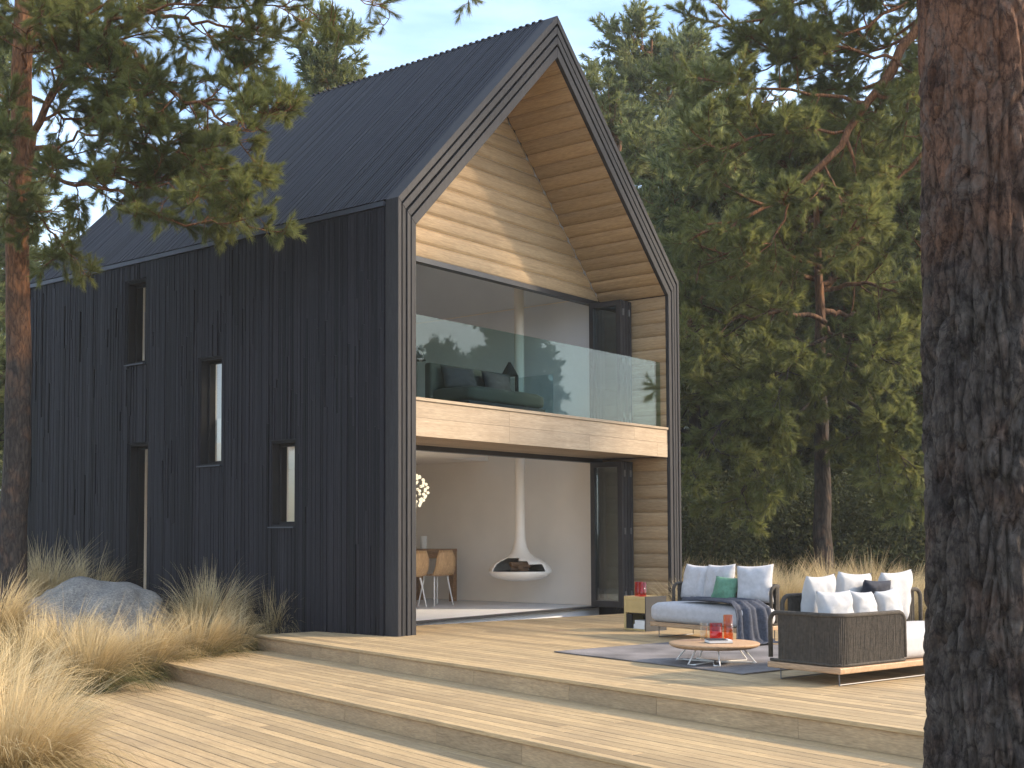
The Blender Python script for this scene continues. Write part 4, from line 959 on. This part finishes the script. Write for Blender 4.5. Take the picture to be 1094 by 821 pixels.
# forest pines: four grown trees, copied
protos = []
for i, (hh, cb_, ln, sd_) in enumerate(((13, 3.0, 2.7, 51), (15, 5.0, 2.3, 52), (11.5, 1.4, 2.9, 53), (9.0, .8, 2.6, 54))):
    e = make_pine('pine_tree', 'forest pine', sd_, [np.array([0, 0, -.4]), np.array([.1, 0, hh*.3]), np.array([-.1, .1, hh*.65]), np.array([0, 0, hh])], .20, .03, [], 26, .19, .032, M['needle_far'], M['bark_far'], group='pines of the forest behind',
                  subn=8, sub=(.5, 1.3), twig=.45, fullness=.85, auto=((30, 27, 40, 40)[i], cb_, hh-.2, ln, (0, 6.28)))
    protos.append(e)
spots = [  # px, depth, proto, scale, label
    (668, 31, 0, .90, 'slender forest pine rising just beyond the roof slope'), (702, 34, 1, 1.0, 'forest pine with a gappy top against the sky beyond the roof'),
    (742, 40, 1, 1.13, 'tall forest pine top left of the hanging limb'), (775, 37, 0, 1.05, 'forest pine behind the tip of the hanging limb'),
    (640, 44, 0, 1.05, 'low forest crown just touching the roof slope'), (812, 44, 1, 1.05, None), (850, 36, 0, .85, None), (905, 42, 1, .95, None), (955, 34, 0, .85, None), (1000, 38, 1, 1.0, None),
    (745, 26, 3, .95, 'bushy low pine right of the gable corner'), (800, 28, 2, .9, None), (850, 29, 3, 1.0, None), (915, 27.5, 3, .9, None), (975, 27, 2, .85, 'slim pine trunk close beside the big trunk in the back'), (1040, 28, 2, 1.0, None),
    (770, 33, 2, 1.0, None), (880, 33, 2, 1.0, None), (940, 31, 3, 1.1, None),
    (355, 27, 1, .80, 'forest pine top showing over the middle of the roof ridge'), (-40, 30, 0, 1.0, 'forest pine at the frame edge left of the orange trunk'), (-90, 26, 2, 1.0, None), (-10, 40, 2, 1.1, None),
]
for k, (x, d_, pi_, sc, lb) in enumerate(spots):
    q = at(x, 560, d_); loc = (q[0], q[1], gz(q[0], q[1])); lab = lb or 'dense green pine of the forest wall behind the terrace'
    if x < 300 and lb is None: lab = 'dense green pine of the forest beyond the left frame edge'
    if not protos[pi_].get('used'):
        o = protos[pi_]; o.location = loc; o.scale = (sc,)*3; o['label'] = lab; o['used'] = 1
    else: dup(protos[pi_], loc, (k*2.4) % 6.28, lab, sc)
# trees on the sunny side and opposite the side wall, seen only as reflections and dappled shade
rng = random.Random(31)
ring_ = [(44+rng.uniform(-5, 5), a, rng.choice((2, 3, 2, 0)), rng.uniform(.75, .95)) for a in (129, 132, 136, 140, 145, 150)] + [(52+rng.uniform(-4, 4), a, rng.choice((2, 0)), rng.uniform(.9, 1.05)) for a in (128, 130.5, 134, 138, 142, 147)]
ring_ = [(4+r_*math.sin(R(a)), r_*math.cos(R(a)), p_, s_) for r_, a, p_, s_ in ring_] + [(-12, 14, 0, 1.), (-17, 18, 1, 1.), (-9, 20, 2, 1.), (-22, 12, 1, 1.), (-15, 26, 0, 1.1)]
for x, y, pi_, sc in ring_:
    dup(protos[pi_], (x, y, gz(x, y)), x*1.7, 'pine outside the picture standing round the clearing', sc, 'pines round the clearing')

# thin, open pine added out of view to filter sun on the gable and decks
make_pine('pine_tree', 'thin open pine added out of view on the sunny side to filter sunlight', 58, [np.array([13.4, -15.0, -.4]), np.array([13.5, -15, 6]), np.array([13.3, -14.9, 12]), np.array([13.4, -15, 20])], .17, .03, [], 20, .19, .03, M['needle_far'], M['bark_far'],
          subn=7, sub=(.4, 1.1), twig=.45, fullness=.62, auto=(34, 8, 19.8, 2.7, (0, 6.28)))

# dark undergrowth behind the grass
def bush_mesh(name, seed, n, rx, h):
    r = np.random.default_rng(seed); p = r.normal(0, 1, (n, 3)); p /= np.linalg.norm(p, axis=1, keepdims=True); p *= (r.random((n, 1))**.4)
    nz_ = np.array([noise.noise(Vector(q*1.9+seed)) for q in p]); p *= (1+.45*nz_)[:, None]
    c = p*np.array([rx, rx, h*.55])+np.array([0, 0, h*.5]); c[:, 2] = np.abs(c[:, 2])
    u = r.normal(0, 1, (n, 3)); u /= np.linalg.norm(u, axis=1, keepdims=True); v = np.cross(u, r.normal(0, 1, (n, 3))); v /= np.linalg.norm(v, axis=1, keepdims=True); s = r.uniform(.03, .065, (n, 1))
    return np.stack([c-v*s*.4, c+v*s*.4, c+u*s*1.6], 1)
bs_ = []
for i in range(3):
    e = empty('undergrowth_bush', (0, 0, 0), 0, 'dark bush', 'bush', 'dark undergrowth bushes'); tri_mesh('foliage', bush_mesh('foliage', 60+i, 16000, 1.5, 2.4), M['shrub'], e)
    st = MB(); rr = random.Random(i)
    for k in range(7):
        a = k*.9; st.tube([(.05*math.cos(a), .05*math.sin(a), -.1), (.4*math.cos(a), .4*math.sin(a), .8), (.8*math.cos(a), .8*math.sin(a), 1.6)], [.025, .018, .006], 5, False)
    st.build('stems', M['bark_far'], e); bs_.append(e)
used = set()
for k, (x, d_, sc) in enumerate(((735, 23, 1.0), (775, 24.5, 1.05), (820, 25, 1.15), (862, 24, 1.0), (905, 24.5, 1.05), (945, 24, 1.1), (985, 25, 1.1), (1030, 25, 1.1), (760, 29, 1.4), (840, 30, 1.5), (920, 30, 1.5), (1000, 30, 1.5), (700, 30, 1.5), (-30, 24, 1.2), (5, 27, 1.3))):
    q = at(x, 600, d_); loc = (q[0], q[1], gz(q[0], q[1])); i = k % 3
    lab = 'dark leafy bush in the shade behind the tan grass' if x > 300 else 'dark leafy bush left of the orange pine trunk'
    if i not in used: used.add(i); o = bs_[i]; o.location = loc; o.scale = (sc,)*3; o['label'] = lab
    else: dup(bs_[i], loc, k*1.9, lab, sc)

# ------------------------------------------------------------------ light morning haze between the trees
hz = MB(); hz.box(-75, 110, -75, 110, -2.2, 24)
hm_, n, o = newmat('thin haze'); v = n.nodes.new('ShaderNodeVolumePrincipled'); v.inputs['Color'].default_value = (.96, .96, .95, 1); v.inputs['Density'].default_value = .0008
n.links.new(v.outputs[0], o.inputs['Volume']); tag(hz.build('haze', hm_), kind='stuff')
